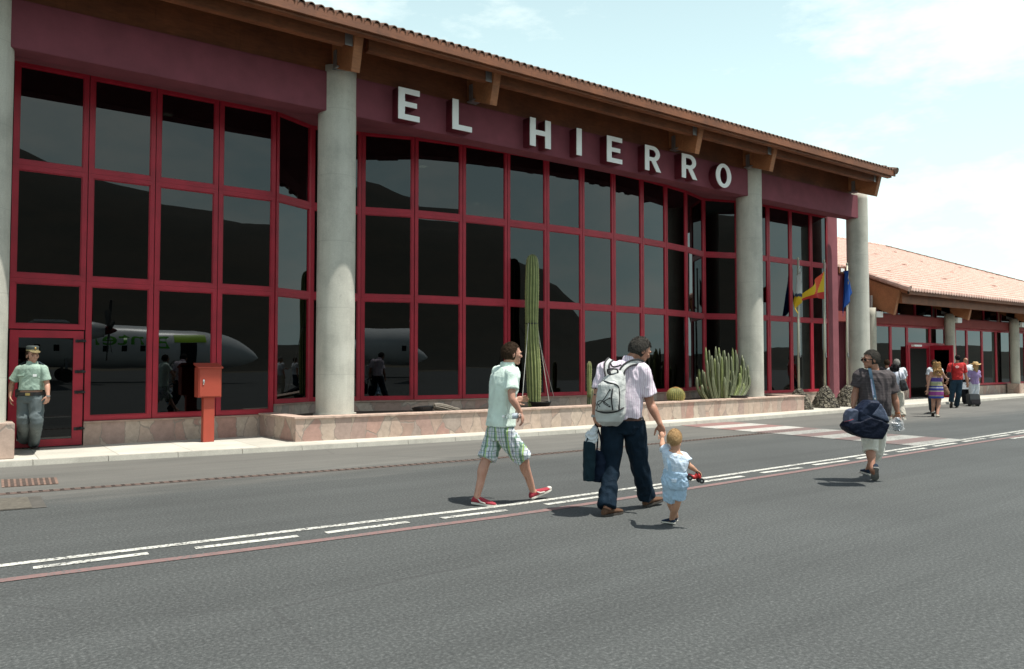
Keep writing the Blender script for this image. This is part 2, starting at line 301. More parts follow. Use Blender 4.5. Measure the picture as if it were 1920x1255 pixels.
# pavement and kerb
xs = [-10+i*.54 for i in range(157)]
g = MB(); vs = []
for x in xs: vs += [(x, interp(KERB, x)+.13, ZP), (x, 18.6, ZP)]
g.add(vs, [(2*i, 2*i+2, 2*i+3, 2*i+1) for i in range(len(xs)-1)])
pav = struct(g.build('pavement', M['slab']))
x = -10
while x < 74:
    g = MB(); L = .992; ya, yb = interp(KERB, x), interp(KERB, x+L)
    g.hexa([(x, ya, -.02), (x+L, yb, -.02), (x+L, yb+.13, -.02), (x, ya+.13, -.02), (x, ya+.025, ZP), (x+L, yb+.025, ZP), (x+L, yb+.13, ZP), (x, ya+.13, ZP)])
    if x < 45: g.build('kerb', M['kerb'], pav)
    x += 1.0
# hills across the apron (seen in the glass)
HILL = [(-110, 2), (-60, 5), (-30, 11), (-15, 13.2), (3, 13.0), (8, 12.0), (15, 11.4), (22, 10.9), (30, 9.6), (36, 7.8), (40, 5.6), (43, 3.0), (46, 1.6), (50, 1.5), (54, 2.2), (57, 1.5), (61, 1.2), (64, 1.3), (67, 1.6), (75, 1.4), (90, 1.3), (120, 1.0)]
g = MB(); na, nr = 231, 26; vs = []
for j in range(nr):
    for i in range(na):
        az = -110+230*i/(na-1); el = interp(HILL, az); R = (430 if el > 3.6 else 150+ (el-1)*108)
        R = 150 + max(0, min(1, (el-1.)/3.5))*280
        t = j/(nr-1); r = 95+(R-95)*t*1.3 if t < .77 else R+(t-.77)*900
        prof = max(0, min(1, (r-95)/(R-95))); prof = prof*prof*(3-2*prof)
        h = tan(RAD(el))*R*prof*(1+.10*noise.noise(Vector((az*.09, r*.006, 1)))*2)
        h += (noise.fractal(Vector((sin(RAD(az))*r*.035, cos(RAD(az))*r*.035, 0)), 1., 2.1, 5))*(3.2 if R > 250 else .9)*prof
        vs.append((r*sin(RAD(az)), -r*cos(RAD(az)), max(h, -.5)-.012))
g.add(vs, [(j*na+i, j*na+i+1, (j+1)*na+i+1, (j+1)*na+i) for j in range(nr-1) for i in range(na-1)])
t = NT('scrub_hillside'); v = t.coord(); t.col(t.mix(.7, t.ramp(t.noise(v, .03, 7, .7), (.35, (.010, .013, .005)), (.6, (.027, .022, .011))), t.ramp(t.noise(v, .5, 5, .7), (.35, .25), (.65, .7)), 'OVERLAY')).rough(.95)
struct(g.build('hills', t.m, smooth=True))

# ------------------------------------------------------------------ drains and covers
dr = thing('drain_channel', 'long rusty slotted drain channel running along the lane', 'drain', (.47, 10.9, 0))
M['rust'] = plain('rusty_iron', (.115, .080, .066), .8, .3, 20, .3, 60)
strip(DRAIN, -8, 16, .16, .004, 'channel_grate', M['rust'], dr, step=1)
g = MB(); x = -2
while x < 15.5:
    y = interp(DRAIN, x); s_ = .04
    for k in (-.035, .035): g.box((x, y+k-.02, .004), (x+s_, y+k+.02, .0085))
    x += .11
g.build('slots', plain('slot_dirt', (.055, .04, .034), .9, .3), dr)['kind'] = 'stuff'
def cover(name, label, q, m, barm, nb, kind):
    P = [at_z(*p) for p in q]; c = sum(P, Vector())/4; c.z = 0
    th = thing(name, label, 'drain cover', c); g = MB(); g.add([p+Vector((0, 0, .006)) for p in P], [(0, 1, 2, 3)]); g.build('frame', barm, th)
    for i in range(nb):
        g2 = MB(); u0, u1 = (i+.2)/nb, (i+.8)/nb
        a = P[3].lerp(P[2], u0); b = P[3].lerp(P[2], u1); c_ = P[0].lerp(P[1], u1); d = P[0].lerp(P[1], u0)
        if kind: g2.add([v.lerp(c, .06)+Vector((0, 0, .010)) for v in (d, c_, b, a)], [(0, 1, 2, 3)]); g2.build('slot', m, th)
cover('gully_cover', 'rusty slotted gully cover with pale mortar rim, the nearer one to the kerb', [(3, 915), (110, 908), (106, 896), (2, 900)], plain('slot_rust', (.075, .055, .045), .85, .3, 20), plain('rim_mortar', (.20, .13, .10), .85, .3, 9), 9, 1)
M['iron'] = plain('worn_cast_iron', (.115, .105, .085), .7, .3, 20, .6, 30)
cover('inspection_cover', 'square worn iron inspection cover on the road side of the slotted channel', [(-40, 962), (88, 952), (76, 931), (-40, 938)], M['iron'], plain('cover_rim', (.085, .08, .07), .8, .2), 1, 1)

# ------------------------------------------------------------------ terminal hall
S = 1.02
def bz(z): return 1.55+(z-1.55)*S
ZR1, ZR2, ZT = bz(4.867), bz(2.96), bz(6.62); ZF0, ZF1 = bz(6.40), bz(7.17); YF = 13.95*S; YC = 14.15*S
hall = thing('terminal_hall', 'tall terminal hall with red framed dark glazing, concrete columns and timber eaves', 'building', (12.5*S, 15.3*S, 0))
# columns
for i, (cx, z0) in enumerate([(.30*S, ZP), (6.02*S, ZP), (18.95*S, ZP), (24.82*S, ZP)]):
    g = MB(); r = .375 if i < 3 else .35; n = 48
    rows = [z0+(bz(7.30)-z0)*k/30 for k in range(31)]
    g.rings([[Vector((cx+(r+.004*noise.noise(Vector((cos(a)*2, sin(a)*2, z*.9))))*cos(a), YC+r*sin(a), z)) for a in [2*pi*k/n for k in range(n)]] for z in rows])
    col = g.build('column', M['concrete'], hall, smooth=True); col.data.polygons[-1].use_smooth = False
    if i in (1, 2):
        g = MB(); g.tube([(cx, YC, .50), (cx, YC, .545)], r+.045, 32); g.build('base_ring', M['kerb'], col, smooth=False)
    if i == 0:
        g = MB(); g.box((cx-.47, YC-.47, ZP), (cx+.47, YC+.3, .62)); g.build('base_block', M['clad'], col, bevel=.012)
# fascia beams (front face, soffit)
def fascia(x0, x1): 
    g = MB(); g.box((x0, YF, ZF0), (x1, YF+.42, ZF1)); return g.build('fascia_beam', M['maroon'], hall, bevel=.008)
fascia(-9, 24.78*S); 
# glazing bays: mullion plan points (x, y)
LB = [(-4.9, 15.2), (-3.75, 15.2), (-2.6, 15.2), (-1.45, 15.2), (-.30, 15.2), (.72, 15.2), (1.84, 15.2), (2.93, 15.2), (4.05, 15.2), (5.16, 15.2), (6.08, 15.68), (7.16, 15.48), (8.27, 15.10), (9.42, 14.92), (10.60, 14.80), (11.75, 14.74), (12.88, 14.71), (14.0, 14.74), (15.16, 14.84), (16.26, 14.98), (17.34, 15.18), (18.58, 15.58), (19.70, 15.16), (21.05, 15.02), (22.25, 15.02), (23.41, 15.02), (24.40, 15.02)]
LB = [(x*S, y*S) for x, y in LB]
CLEAD = set()
def frame_cell(p, q, z0, z1, fw, name='window', parent=hall, bot=None, m=None, dp=.07, dep=None):
    """one glazed cell between plan points p, q: red frame of four bars and its pane"""
    p = Vector((*p, 0)); q = Vector((*q, 0)); L = (q-p).length; e = (q-p)/L; n = Vector((e.y, -e.x, 0)); G = .006
    def bx(g, a, b, za, zb, d0=-dp/2, d1=dp/2):
        g.hexa([p+e*a+n*-d0+Vector((0, 0, za)), p+e*b+n*-d0+Vector((0, 0, za)), p+e*b-n*d1+Vector((0, 0, za)), p+e*a-n*d1+Vector((0, 0, za)),
                p+e*a+n*-d0+Vector((0, 0, zb)), p+e*b+n*-d0+Vector((0, 0, zb)), p+e*b-n*d1+Vector((0, 0, zb)), p+e*a-n*d1+Vector((0, 0, zb))])
    g = MB(); bot = bot or fw
    Gz = .001; bx(g, G, fw, z0+Gz, z1-Gz); bx(g, L-fw, L-G, z0+Gz, z1-Gz)
    bx(g, fw, L-fw, z0+Gz, z0+bot); bx(g, fw, L-fw, z1-fw, z1-Gz)
    # slim glazing bead inside
    for a, b, za, zb in ((fw, fw+.018, z0+bot, z1-fw), (L-fw-.018, L-fw, z0+bot, z1-fw), (fw+.018, L-fw-.018, z0+bot, z0+bot+.018), (fw+.018, L-fw-.018, z1-fw-.018, z1-fw)): bx(g, a, b, za, zb, -dp/2+.02, dp/2)
    f = g.build(name, m or M['red'], parent)
    g = MB(); bx(g, fw+.010, L-fw-.010, z0+bot+.010, z1-fw-.010, -.004, .004); g.build('pane', M['glass'], f)
    return f
back = MB()
for i in range(len(LB)-1):
    p, q = LB[i], LB[i+1]
    fw = .085 if i < 9 else .075
    sill = bz(.53) if i < 9 else (bz(.72) if i < 22 else bz(.56))
    lo = sill
    for z0, z1 in ((ZR2, ZR1), (ZR1, ZT)): frame_cell(p, q, z0, z1, fw)
    if i == 5:
        frame_cell(p, q, 2.12, ZR2, fw); DP, DQ = p, q
    else: frame_cell(p, q, lo, ZR2, fw)
    back.box((q[0]-.03, q[1]+.0, lo if i != 4 else ZP), (q[0]+.03, q[1]+.10, ZT), rz=0)
    back.bar((p[0], p[1]+.035, ZR2), (q[0], q[1]+.035, ZR2), .07, .03); back.bar((p[0], p[1]+.035, ZR1), (q[0], q[1]+.035, ZR1), .07, .03)
back.build('mullions', M['dark'], hall)
# plinth under the glass
def plinth(i0, i1, ztop, name='plinth'):
    g = MB()
    for i in range(i0, i1):
        (ax, ay), (bx_, by) = LB[i], LB[i+1]
        g.hexa([(ax, ay-.06, ZP-.02), (bx_, by-.06, ZP-.02), (bx_, by+.2, ZP-.02), (ax, ay+.2, ZP-.02), (ax, ay-.06, ztop-.03), (bx_, by-.06, ztop-.03), (bx_, by+.2, ztop-.03), (ax, ay+.2, ztop-.03)])
    o = g.build(name, M['clad'], hall); g = MB()
    for i in range(i0, i1):
        (ax, ay), (bx_, by) = LB[i], LB[i+1]
        g.hexa([(ax, ay-.085, ztop-.029), (bx_, by-.085, ztop-.029), (bx_, by+.2, ztop-.029), (ax, ay+.2, ztop-.029), (ax, ay-.085, ztop), (bx_, by-.085, ztop), (bx_, by+.2, ztop), (ax, ay+.2, ztop)])
    g.build('coping', plain('sill_stone', (.36, .25, .20), .8, .2, 8), o); return o
plinth(0, 5, bz(.525)); plinth(6, 9, bz(.525)); plinth(9, 22, bz(.715)); plinth(22, 26, bz(.555))
# soffit between fascia and glass, rising to the glass
g = MB()
for i in range(len(LB)-1):
    (ax, ay), (bx_, by) = LB[i], LB[i+1]
    g.hexa([(ax, YF+.41, ZF0+.004), (bx_, YF+.41, ZF0+.004), (bx_, by+.05, ZT), (ax, ay+.05, ZT), (ax, YF+.41, ZF0+.08), (bx_, YF+.41, ZF0+.08), (bx_, by+.05, ZT+.08), (ax, ay+.05, ZT+.08)])
g.build('soffit', M['maroon'], hall)
# door leaf in the left bay
(ax, ay), (bx_, by) = DP, DQ
g = MB(); w0, w1 = ax+.02, bx_-.02; z0, z1 = ZP+.02, 2.10; fr = .16
g.box((w0, ay-.05, z0), (w0+fr*.8, ay+.02, z1)); g.box((w1-fr*1.0, ay-.05, z0), (w1, ay+.02, z1)); g.box((w0+fr*.8, ay-.05, z1-fr*.8), (w1-fr, ay+.02, z1)); g.box((w0+fr*.8, ay-.05, z0), (w1-fr, ay+.02, z0+.12))
dl = g.build('door', M['red'], hall, bevel=.004)
g = MB(); g.box((w0+fr*.8-.01, ay-.015, z0+.11), (w1-fr+.01, ay-.005, z1-fr*.8+.01)); g.build('pane', M['glass'], dl)
for z in (.38, 1.02, 1.38, 1.92):
    g = MB(); g.tube([(w1-.09, ay-.065, z), (w1-.02, ay-.085, z+.01), (w1+.03, ay-.065, z)], [.018, .03, .018], 8); g.box((w1-.13, ay-.062, z-.025), (w1-.07, ay-.052, z+.03)); g.build('hinge', M['black'], dl)
# wood board above the fascia, rafters, purlins, roof
SL = .385
def roofz(y, z0=bz(7.74), y0=12.9*S): return z0+(y-y0)*SL
X0, X1 = -9.0, 24.88
g = MB(); g.box((X0, YF+.03, ZF1+.004), (24.70, YF+.12, roofz(YF+.03)-.004)); g.build('wall_boards', M['wood_dark'], hall)
g = MB(); ye, yb = 12.62*S, 27.
g.hexa([(X0, ye, roofz(ye)), (X1, ye, roofz(ye)), (X1, yb, roofz(yb)), (X0, yb, roofz(yb)), (X0, ye, roofz(ye)+.06), (X1, ye, roofz(ye)+.06), (X1, yb, roofz(yb)+.06), (X0, yb, roofz(yb)+.06)])
roof = g.build('roof', M['wood_dark'], hall)
g = MB(); zt = roofz(ye)
g.box((X0, ye-.05, zt-.115), (X1, ye-.005, zt+.085)); g.build('eave_board', M['wood'], roof, bevel=.004)
g = MB(); g.box((X0, ye+.02, zt-.16), (X1-.12, ye+.17, zt-.005)); g.build('eave_batten', M['wood'], roof, bevel=.004)
g = MB()
x = X0
for x0_, x1_ in ((X0, 5.68*S), (6.15*S, 8.85*S), (9.15*S, 15.25*S), (15.55*S, 18.35*S), (18.7*S, 23.9*S)):
    g.box((x0_, 13.02*S, roofz(13.02*S)-.42), (x1_, 13.02*S+.16, roofz(13.02*S)-.004))
g.build('purlin', M['wood'], roof, bevel=.006)
for xr in (-.0, 5.92*S, 9.03*S, 15.42*S, 18.55*S, 24.12*S):
    g = MB(); wd = .09; yf, yk = 12.86*S, 15.0*S
    poly = [(xr-wd, yf+.02, bz(7.73)-.0), (xr-wd, yf+.24, bz(6.93)), (xr-wd, yk, bz(6.93)+(yk-yf-.24)*SL), (xr-wd, yk, roofz(yk)-.006)]
    g.prism(poly, (1, 0, 0), 2*wd); rf = g.build('rafter', M['wood_light'], roof, bevel=.005)
    g = MB(); g.box((xr-wd-.03, YC-.12-.3, ZF1+.01), (xr-wd-.004, YC-.3, bz(7.55))); g.box((xr-wd-.05, YC-.22-.3, ZF1+.01), (xr+.1, YC+.05-.3, ZF1+.035)); g.build('steel_bracket', M['steel'], rf)
    g = MB(); g.box((xr-wd-.16, 13.02*S-.012, roofz(13.02*S)-.43), (xr-wd-.004, 13.02*S-.003, roofz(13.02*S)-.20)); g.build('hanger_plate', M['steel'], rf)
# barrel tiles along the eave and up the slope (front rows)
g = MB(); pitch = .180; r = .072; x = X0+.1; zt0 = zt+.075
while x < X1:
    vs = []; na_ = 8
    for (yy, zz, rr) in ((ye-.065, zt0-.02, r), (ye+.75, zt0-.02+.815*SL, r*.86)):
        for k in range(na_+1): a = pi*k/na_; vs.append((x+rr*cos(a), yy, zz+rr*1.05*sin(a)))
        for k in range(na_, -1, -1): a = pi*k/na_; vs.append((x+(rr-.014)*cos(a), yy, zz+(rr-.014)*1.05*sin(a)))
    m_ = 2*(na_+1); fs = [(k, (k+1) % m_, (k+1) % m_+m_, k+m_) for k in range(m_)]+[(k, k+1, m_-2-k, m_-1-k) for k in range(na_)]
    g.add(vs, fs); x += pitch
M['tile_old'] = plain('weathered_tile', (.17, .10, .07), .85, .35, 7)
g.build('eave_tiles', M['tile_old'], roof, smooth=False)
g = MB(); g.hexa([(X0, ye-.02, zt0-.02), (X1, ye-.02, zt0-.02), (X1, yb, zt0-.02+(yb-ye)*SL), (X0, yb, zt0-.02+(yb-ye)*SL)]+[(X0, ye-.02, zt0+.03), (X1, ye-.02, zt0+.03), (X1, yb, zt0+.03+(yb-ye)*SL), (X0, yb, zt0+.03+(yb-ye)*SL)])
g.build('tile_bed', M['tile_old'], roof)
g = MB()
for k in range(28):   # verge tiles on the right gable
    y = ye-.1+k*.38; z = zt0+(y-ye)*SL
    g.tube([(X1-.02, y, z+.02), (X1-.02, y+.42, z+.42*SL+.0)], [.115, .095], 10)
g.build('verge_tiles', M['tile_old'], roof)
# right end: return wall, rear shell
xe = 24.40*S
g = MB(); g.box((xe, 15.02*S-.04, ZP), (xe+.60, 15.02*S+.25, ZT+.1)); g.build('end_pier', plain('pinkish_render', (.27, .085, .105), .85, .12, 2, .4, 45), hall)
g = MB(); g.box((xe+.6, 16.6, ZP), (xe+.62, 27, ZT+1)); g.box((-9, 26.8, ZP), (xe+.6, 27, 11.5)); g.box((-9, 15.5, ZP), (-8.8, 26.8, 11)); g.build('rear_wall', M['maroon'], hall)
g = MB(); g.box((xe+.60, 15.02*S+.0, ZT-.5), (xe+.64, 15.02*S+.9, ZT+.1)); g.box((xe+.60, 15.02*S+.0, ZR1), (xe+.64, 15.02*S+.08, ZT-.5)); g.box((xe+.60, 15.02*S+.8, ZR1), (xe+.64, 15.02*S+.9, ZT-.5)); g.build('end_frame', M['red'], hall)
# interior
g = MB(); g.box((-9, 15.9, ZP+.001), (xe+.5, 26.7, ZP+.02)); g.build('interior_floor', M['floor_in'], hall)
g = MB(); g.box((-8.7, 21.5, ZP+.03), (xe+.5, 21.7, 3.3)); g.box((5.9, 16.6, ZP+.03), (6.0, 21, 2.9)); g.build('interior_wall', M['interior'], hall)
def lamp(name, label, p, s, c, e):
    t = NT('lamp_light'); t.b.inputs['Emission Color'].default_value = (*c, 1); t.b.inputs['Emission Strength'].default_value = e
    th = thing(name, label, 'ceiling lamp', p); g = MB(); g.box((p[0]-s/2, p[1]-s/2, p[2]-.02), (p[0]+s/2, p[1]+s/2, p[2])); g.build('diffuser', t.m, th)
    g = MB(); g.box((p[0]-s/2-.03, p[1]-s/2-.03, p[2]+.001), (p[0]+s/2+.03, p[1]+s/2+.03, p[2]+.06)); g.build('housing', M['steel'], th)
for i, (px, py, yy) in enumerate([(793, 312, 17.8), (893, 381.5, 19.2), (315, 214.5, 17.2)]):
    lamp('ceiling_lamp', ['small lit lamp inside behind the top pane under the first letter', 'small lit lamp inside behind the top glass near the tall cactus', 'dim small lamp inside the glass of the left bay'][i], at_y(px, py, yy), .16, (1, .93, .75), [14, 9, 3][i])

# ------------------------------------------------------------------ sign letters
YL = YF-.27
sign = thing('building_sign', 'white capital letters EL HIERRO on deep maroon backs fixed to the fascia', 'sign', (12, YF, ZF0))
def arc(cx, cz, rx, rz, a0, a1, n): return [(cx+rx*cos(RAD(a0+(a1-a0)*i/n)), cz+rz*sin(RAD(a0+(a1-a0)*i/n))) for i in range(n+1)]
def glyph(c):
    t = .175
    if c == 'E': return [[(0,0),(1,0),(1,t),(.30,t),(.30,.42),(.87,.42),(.87,.42+t*.9),(.30,.42+t*.9),(.30,1-t),(1,1-t),(1,1),(0,1)]]
    if c == 'L': return [[(0,0),(1,0),(1,t),(.31,t),(.31,1),(0,1)]]
    if c == 'H': return [[(0,0),(.27,0),(.27,.42),(.73,.42),(.73,0),(1,0),(1,1),(.73,1),(.73,.42+t),(.27,.42+t),(.27,1),(0,1)]]
    if c == 'I': return [[(0,0),(1,0),(1,1),(0,1)]]
    if c == 'O': return [arc(.5,.5,.5,.52,0,354,40), arc(.5,.5,.235,.36,354,0,40)]
    if c == 'R': return [[(0,0),(.27,0),(.27,.40),(.42,.40),(.74,0),(1.04,0),(.70,.43)]+arc(.52,.70,.45,.30,-62,90,14)+[(0,1)], [(.27,.55),(.27,.85)]+arc(.50,.70,.21,.15,90,-90,10)]
LET = [('E', 747, 787, 155.8, 228), ('L', 848.5, 885, 178.5, 247.3), ('H', 994, 1033, 213, 278.5), ('I', 1081.5, 1091, 233.8, 296.4), ('E', 1138.5, 1167, 247.8, 308.5), ('R', 1210, 1238.5, 265.2, 324), ('R', 1279, 1306.5, 281.6, 338), ('O', 1343, 1371.5, 299, 354)]
def planar(name, polys, m, th):
    cu = bpy.data.curves.new(name, 'CURVE'); cu.dimensions = '2D'; cu.fill_mode = 'BOTH'; cu.extrude = th/2
    for p in polys:
        s = cu.splines.new('POLY'); s.points.add(len(p)-1); s.use_cyclic_u = True
        for i, (a, b) in enumerate(p): s.points[i].co = (a, b, 0, 1)
    o = bpy.data.objects.new(name, cu); COL.objects.link(o); dg = bpy.context.evaluated_depsgraph_get()
    me = bpy.data.meshes.new_from_object(o.evaluated_get(dg)); bpy.data.objects.remove(o); me.materials.clear(); return me
for c, xa, xb, yt, ybm in LET:
    A, B = at_y(xa, ybm, YL), at_y(xb, ybm, YL); T = at_y(xa, yt, YL); wd, hh = B.x-A.x, .645*S
    z0 = (T.z+A.z)/2-hh/2
    polys = [[(p[0]*wd, p[1]*hh) for p in pl] for pl in glyph(c)]
    R = Matrix.Rotation(RAD(90), 4, 'X')
    me = planar('letter', polys, None, .25); me.transform(Matrix.Translation((A.x, YL+.145, z0)) @ R); side = put('letter', me, M['letter_side'], sign)
    me = planar('face', polys, None, .018); me.transform(Matrix.Translation((A.x, YL+.009, z0)) @ R); put('face', me, M['white'], side)

# ------------------------------------------------------------------ planter with its cacti
PF = [(4.967*1.021, 13.494*1.021), (6.6, 13.63), (8.6, 13.52), (11.4, 13.42), (14.3, 13.40), (17.5, 13.47), (20.28*1.021, 13.60)]
pts = [at_z(554, 829, ZP), at_z(710.8, 820.8, ZP), at_z(911, 810, ZP), at_z(1240, 788.4, ZP), at_z(1507.8, 769.3, ZP)]
PF = [(p.x, p.y) for p in pts]
zt_ = .535
pl = thing('planter', 'long low planter faced with pink crazy paving stone along the glazing', 'planter', (12, 14, ZP))
bk = [(5.16*S, 15.2*S-.07), (6.08*S, 15.6*S), (19*S, 15.5*S), (20.35*S, 15.05*S-.07)]
out = [(4.98*1.0, 15.2*S-.07)]+PF+[(PF[-1][0]+.03, 15.02*S-.07)]
def wallrun(pts_, z0, z1, th, name, m, ov=0):
    g = MB(); P = [Vector((*p, 0)) for p in pts_]; N = []
    for i in range(len(P)):
        a = (P[i]-P[i-1]).normalized() if i else None; b = (P[i+1]-P[i]).normalized() if i < len(P)-1 else None
        na_ = Vector((a.y, -a.x, 0)) if a else None; nb = Vector((b.y, -b.x, 0)) if b else None
        n = (na_+nb) if a and b else (na_ or nb); n = n.normalized(); k = 1/max(.4, n.dot(na_ or nb)); N.append(n*k)
    o_ = [P[i]+N[i]*ov for i in range(len(P))]; i_ = [P[i]-N[i]*th for i in range(len(P))]
    for k in range(len(P)-1):
        g.hexa([(o_[k].x, o_[k].y, z0), (o_[k+1].x, o_[k+1].y, z0), (i_[k+1].x, i_[k+1].y, z0), (i_[k].x, i_[k].y, z0), (o_[k].x, o_[k].y, z1), (o_[k+1].x, o_[k+1].y, z1), (i_[k+1].x, i_[k+1].y, z1), (i_[k].x, i_[k].y, z1)])
    return g.build(name, m, pl)
wallrun(out, ZP-.01, zt_-.035, .26, 'wall', M['clad'])
wallrun(out, zt_-.034, zt_, .30, 'coping', plain('coping_stone', (.50, .37, .30), .75, .25, 9, .3, 40), .03)
g = MB(); vs = [(p[0], p[1]+.25, .47) for p in PF]; vs = [(5.3, 15.3, .47)]+vs+[(PF[-1][0]-.25, 15.2, .47), (19.3, 15.8, .47), (6.3, 15.9, .47)]
g.add(vs, [tuple(range(len(vs)))]); g.build('soil', M['soil'], pl)
SOIL = .475
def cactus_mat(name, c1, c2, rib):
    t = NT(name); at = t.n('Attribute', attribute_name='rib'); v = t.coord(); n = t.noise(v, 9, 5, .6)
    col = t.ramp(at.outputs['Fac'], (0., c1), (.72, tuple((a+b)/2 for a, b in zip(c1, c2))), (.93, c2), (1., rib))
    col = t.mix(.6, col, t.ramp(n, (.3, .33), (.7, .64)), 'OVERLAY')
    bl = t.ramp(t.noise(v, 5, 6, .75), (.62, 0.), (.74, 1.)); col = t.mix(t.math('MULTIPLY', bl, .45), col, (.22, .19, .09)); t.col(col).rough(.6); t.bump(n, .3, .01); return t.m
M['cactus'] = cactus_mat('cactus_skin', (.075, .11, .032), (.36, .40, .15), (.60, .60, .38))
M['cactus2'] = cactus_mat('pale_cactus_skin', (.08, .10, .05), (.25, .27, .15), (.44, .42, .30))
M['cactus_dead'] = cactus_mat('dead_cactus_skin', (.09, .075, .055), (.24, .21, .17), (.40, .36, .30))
def ribbed(path, rad, ribs, depth, name, m, parent, per=6, spine=True):
    """ribbed column following path with radii rad"""
    n = ribs*per; vs = []; at = []; P = [Vector(p) for p in path]
    for i, p in enumerate(P):
        tn = (P[min(i+1, len(P)-1)]-P[max(0, i-1)]).normalized(); a = Vector((1, 0, 0)); a = (a-tn*a.dot(tn)).normalized() if abs(tn.x) < .9 else tn.cross(Vector((0, 1, 0))).normalized(); b = tn.cross(a)
        for k in range(n):
            f = (k % per)/per; c = abs(1-2*f)          # 1 on the rib crest
            r = rad[i]*(1-depth*(1-c)**1.2+.012*noise.noise(p*9)); an = 2*pi*k/n
            vs.append(p+(a*cos(an)+b*sin(an))*r); at.append(min(1, c*(.93+.10*random.random())))
    fs = [(i*n+k, i*n+(k+1) % n, (i+1)*n+(k+1) % n, (i+1)*n+k) for i in range(len(P)-1) for k in range(n)]+[tuple(range((len(P)-1)*n, len(P)*n)), tuple(range(n-1, -1, -1))]
    me = bpy.data.meshes.new(name); me.from_pydata([tuple(v) for v in vs], [], fs); A = me.attributes.new('rib', 'FLOAT', 'POINT'); A.data.foreach_set('value', at)
    o = put(name, me, m, parent, True)
    return o
def spines(path, rad, ribs, name, m, parent, step=2, ln=.02, wd=.0025):
    g = MB(); P = [Vector(p) for p in path]
    for i in range(1, len(P)-1, step):
        for k in range(ribs):
            an = 2*pi*k/ribs; c = P[i]+Vector((cos(an), sin(an), 0))*rad[i]*1.0
            for q in range(3):
                d = Vector((cos(an), sin(an), 0))+Vector((random.uniform(-.6, .6), random.uniform(-.6, .6), random.uniform(-.6, .6))); d.normalize(); s_ = d.cross(Vector((.3, .5, 1))).normalized()*wd
                g.add([c+s_, c-s_, c+d*ln, c+s_.cross(d)*1.2], [(0, 1, 2), (1, 3, 2), (3, 0, 2)])
    return g.build(name, m, parent)
M['spine'] = plain('cactus_spines', (.45, .40, .26), .6, .2)
random.seed(4)
# tall strapped cactus
def px_path(pp, y, n):
    tab = [(i/(len(pp)-1), p) for i, p in enumerate(pp)]; out_ = []
    for i in range(n):
        t = i/(n-1)*(len(pp)-1); k = min(int(t), len(pp)-2); f = t-k; a, b = pp[k], pp[k+1]
        out_.append((at_y(a[0]+(b[0]-a[0])*f, a[1]+(b[1]-a[1])*f, y), a[2]+(b[2]-a[2])*f))
    return out_
YT = 14.66
pp = [(1002, 770, 9.5), (1001.5, 750, 11.2), (1001, 720, 12.5), (1000, 690, 12.8), (998.5, 660, 12.5), (997.5, 640, 11.7), (997, 607, 10.8), (997, 580, 11.5), (997.5, 550, 12.0), (998, 520, 11.7), (998, 500, 11.2), (998, 488, 9.8), (998, 481, 7), (998, 477.5, 2.2)]
ct = thing('columnar_cactus', 'tall ribbed green columnar cactus held by a black strap and guy wires', 'cactus', (at_y(1002, 770, YT).x, YT, SOIL))
pr = px_path(pp, YT, 60); path = [p for p, r in pr]; path[0].z = SOIL; rad = [r*.0143 for p, r in pr]
ribbed(path, rad, 13, .24, 'stem', M['cactus'], ct); spines(path, rad, 13, 'spines', M['spine'], ct, 1, .016)
st = at_y(997, 607, YT); g = MB(); g.tube([st-Vector((0, 0, .016)), st+Vector((0, 0, .016))], .150, 28, caps=False); g.tube([st-Vector((0, 0, .016)), st+Vector((0, 0, .016))], .144, 28, caps=False); g.build('strap', M['black'], ct)
for (x, y, yy, a) in ((979, 752, 14.3, -1), (1030, 757, 14.5, .9), (1042, 757, 15.0, 1), (990, 752, 15.0, -.6)):
    g = MB(); e = at_y(x, y, yy); g.tube([st+Vector((a*.14, -.05 if yy < 14.6 else .08, 0)), e], .0075, 6); g.build('guy_wire', plain('pale_rope', (.55, .55, .50), .8), ct)
def pot(px, py, yy, r, label, tilt=0):
    c = at_y(px, py, yy); th = thing('plant_pot', label, 'plant pot', (c.x, c.y, SOIL)); g = MB(); c.z = SOIL
    R = Matrix.Rotation(tilt, 3, 'X'); L = [(r*.74, -.02), (r*.9, .06), (r, .11), (r*1.05, .115), (r*1.05, .135), (r*.95, .135), (r*.9, .10), (r*.5, .095)]
    g.rings([[c+R@Vector((a*cos(2*pi*k/24), a*sin(2*pi*k/24), z)) for k in range(24)] for a, z in L]); g.build('bowl', M['black'], th, smooth=False)
    g = MB(); g.rings([[c+R@Vector((a*cos(2*pi*k/24), a*sin(2*pi*k/24), z+.006*random.random())) for k in range(24)] for a, z in ((r*.9, .10), (r*.5, .125), (r*.05, .13))]); g.build('soil', M['soil'], th)
pot(1013, 764, 14.55, .26, 'round black pot at the foot of the tall strapped cactus')
# short two-part cactus
YS_ = 14.35; ct = thing('small_cactus', 'slim cactus with a green top growing from a pale scarred lower stem', 'cactus', (at_y(1106, 768, YS_).x, YS_, SOIL))
pr = px_path([(1106, 770, 5), (1106, 755, 5.6), (1107, 742, 6), (1107.5, 733, 5.2), (1107.5, 729, 3.4)], YS_, 18); P_ = [p for p, r in pr]; P_[0].z = SOIL; R_ = [r*.0138 for p, r in pr]
ribbed(P_, R_, 9, .25, 'lower_stem', M['cactus2'], ct); spines(P_, R_, 9, 'spines', M['spine'], ct, 1, .03)
pr = px_path([(1104.5, 745, 3.6), (1104.5, 715, 4.4), (1105, 695, 4.5), (1105, 684, 4.0), (1105, 679.5, 2.2), (1105, 678, .6)], YS_-.03, 24); P_ = [p for p, r in pr]; R_ = [r*.0138 for p, r in pr]
ribbed(P_, R_, 8, .28, 'upper_stem', M['cactus'], ct); spines(P_, R_, 8, 'spines', M['spine'], ct, 1, .015)
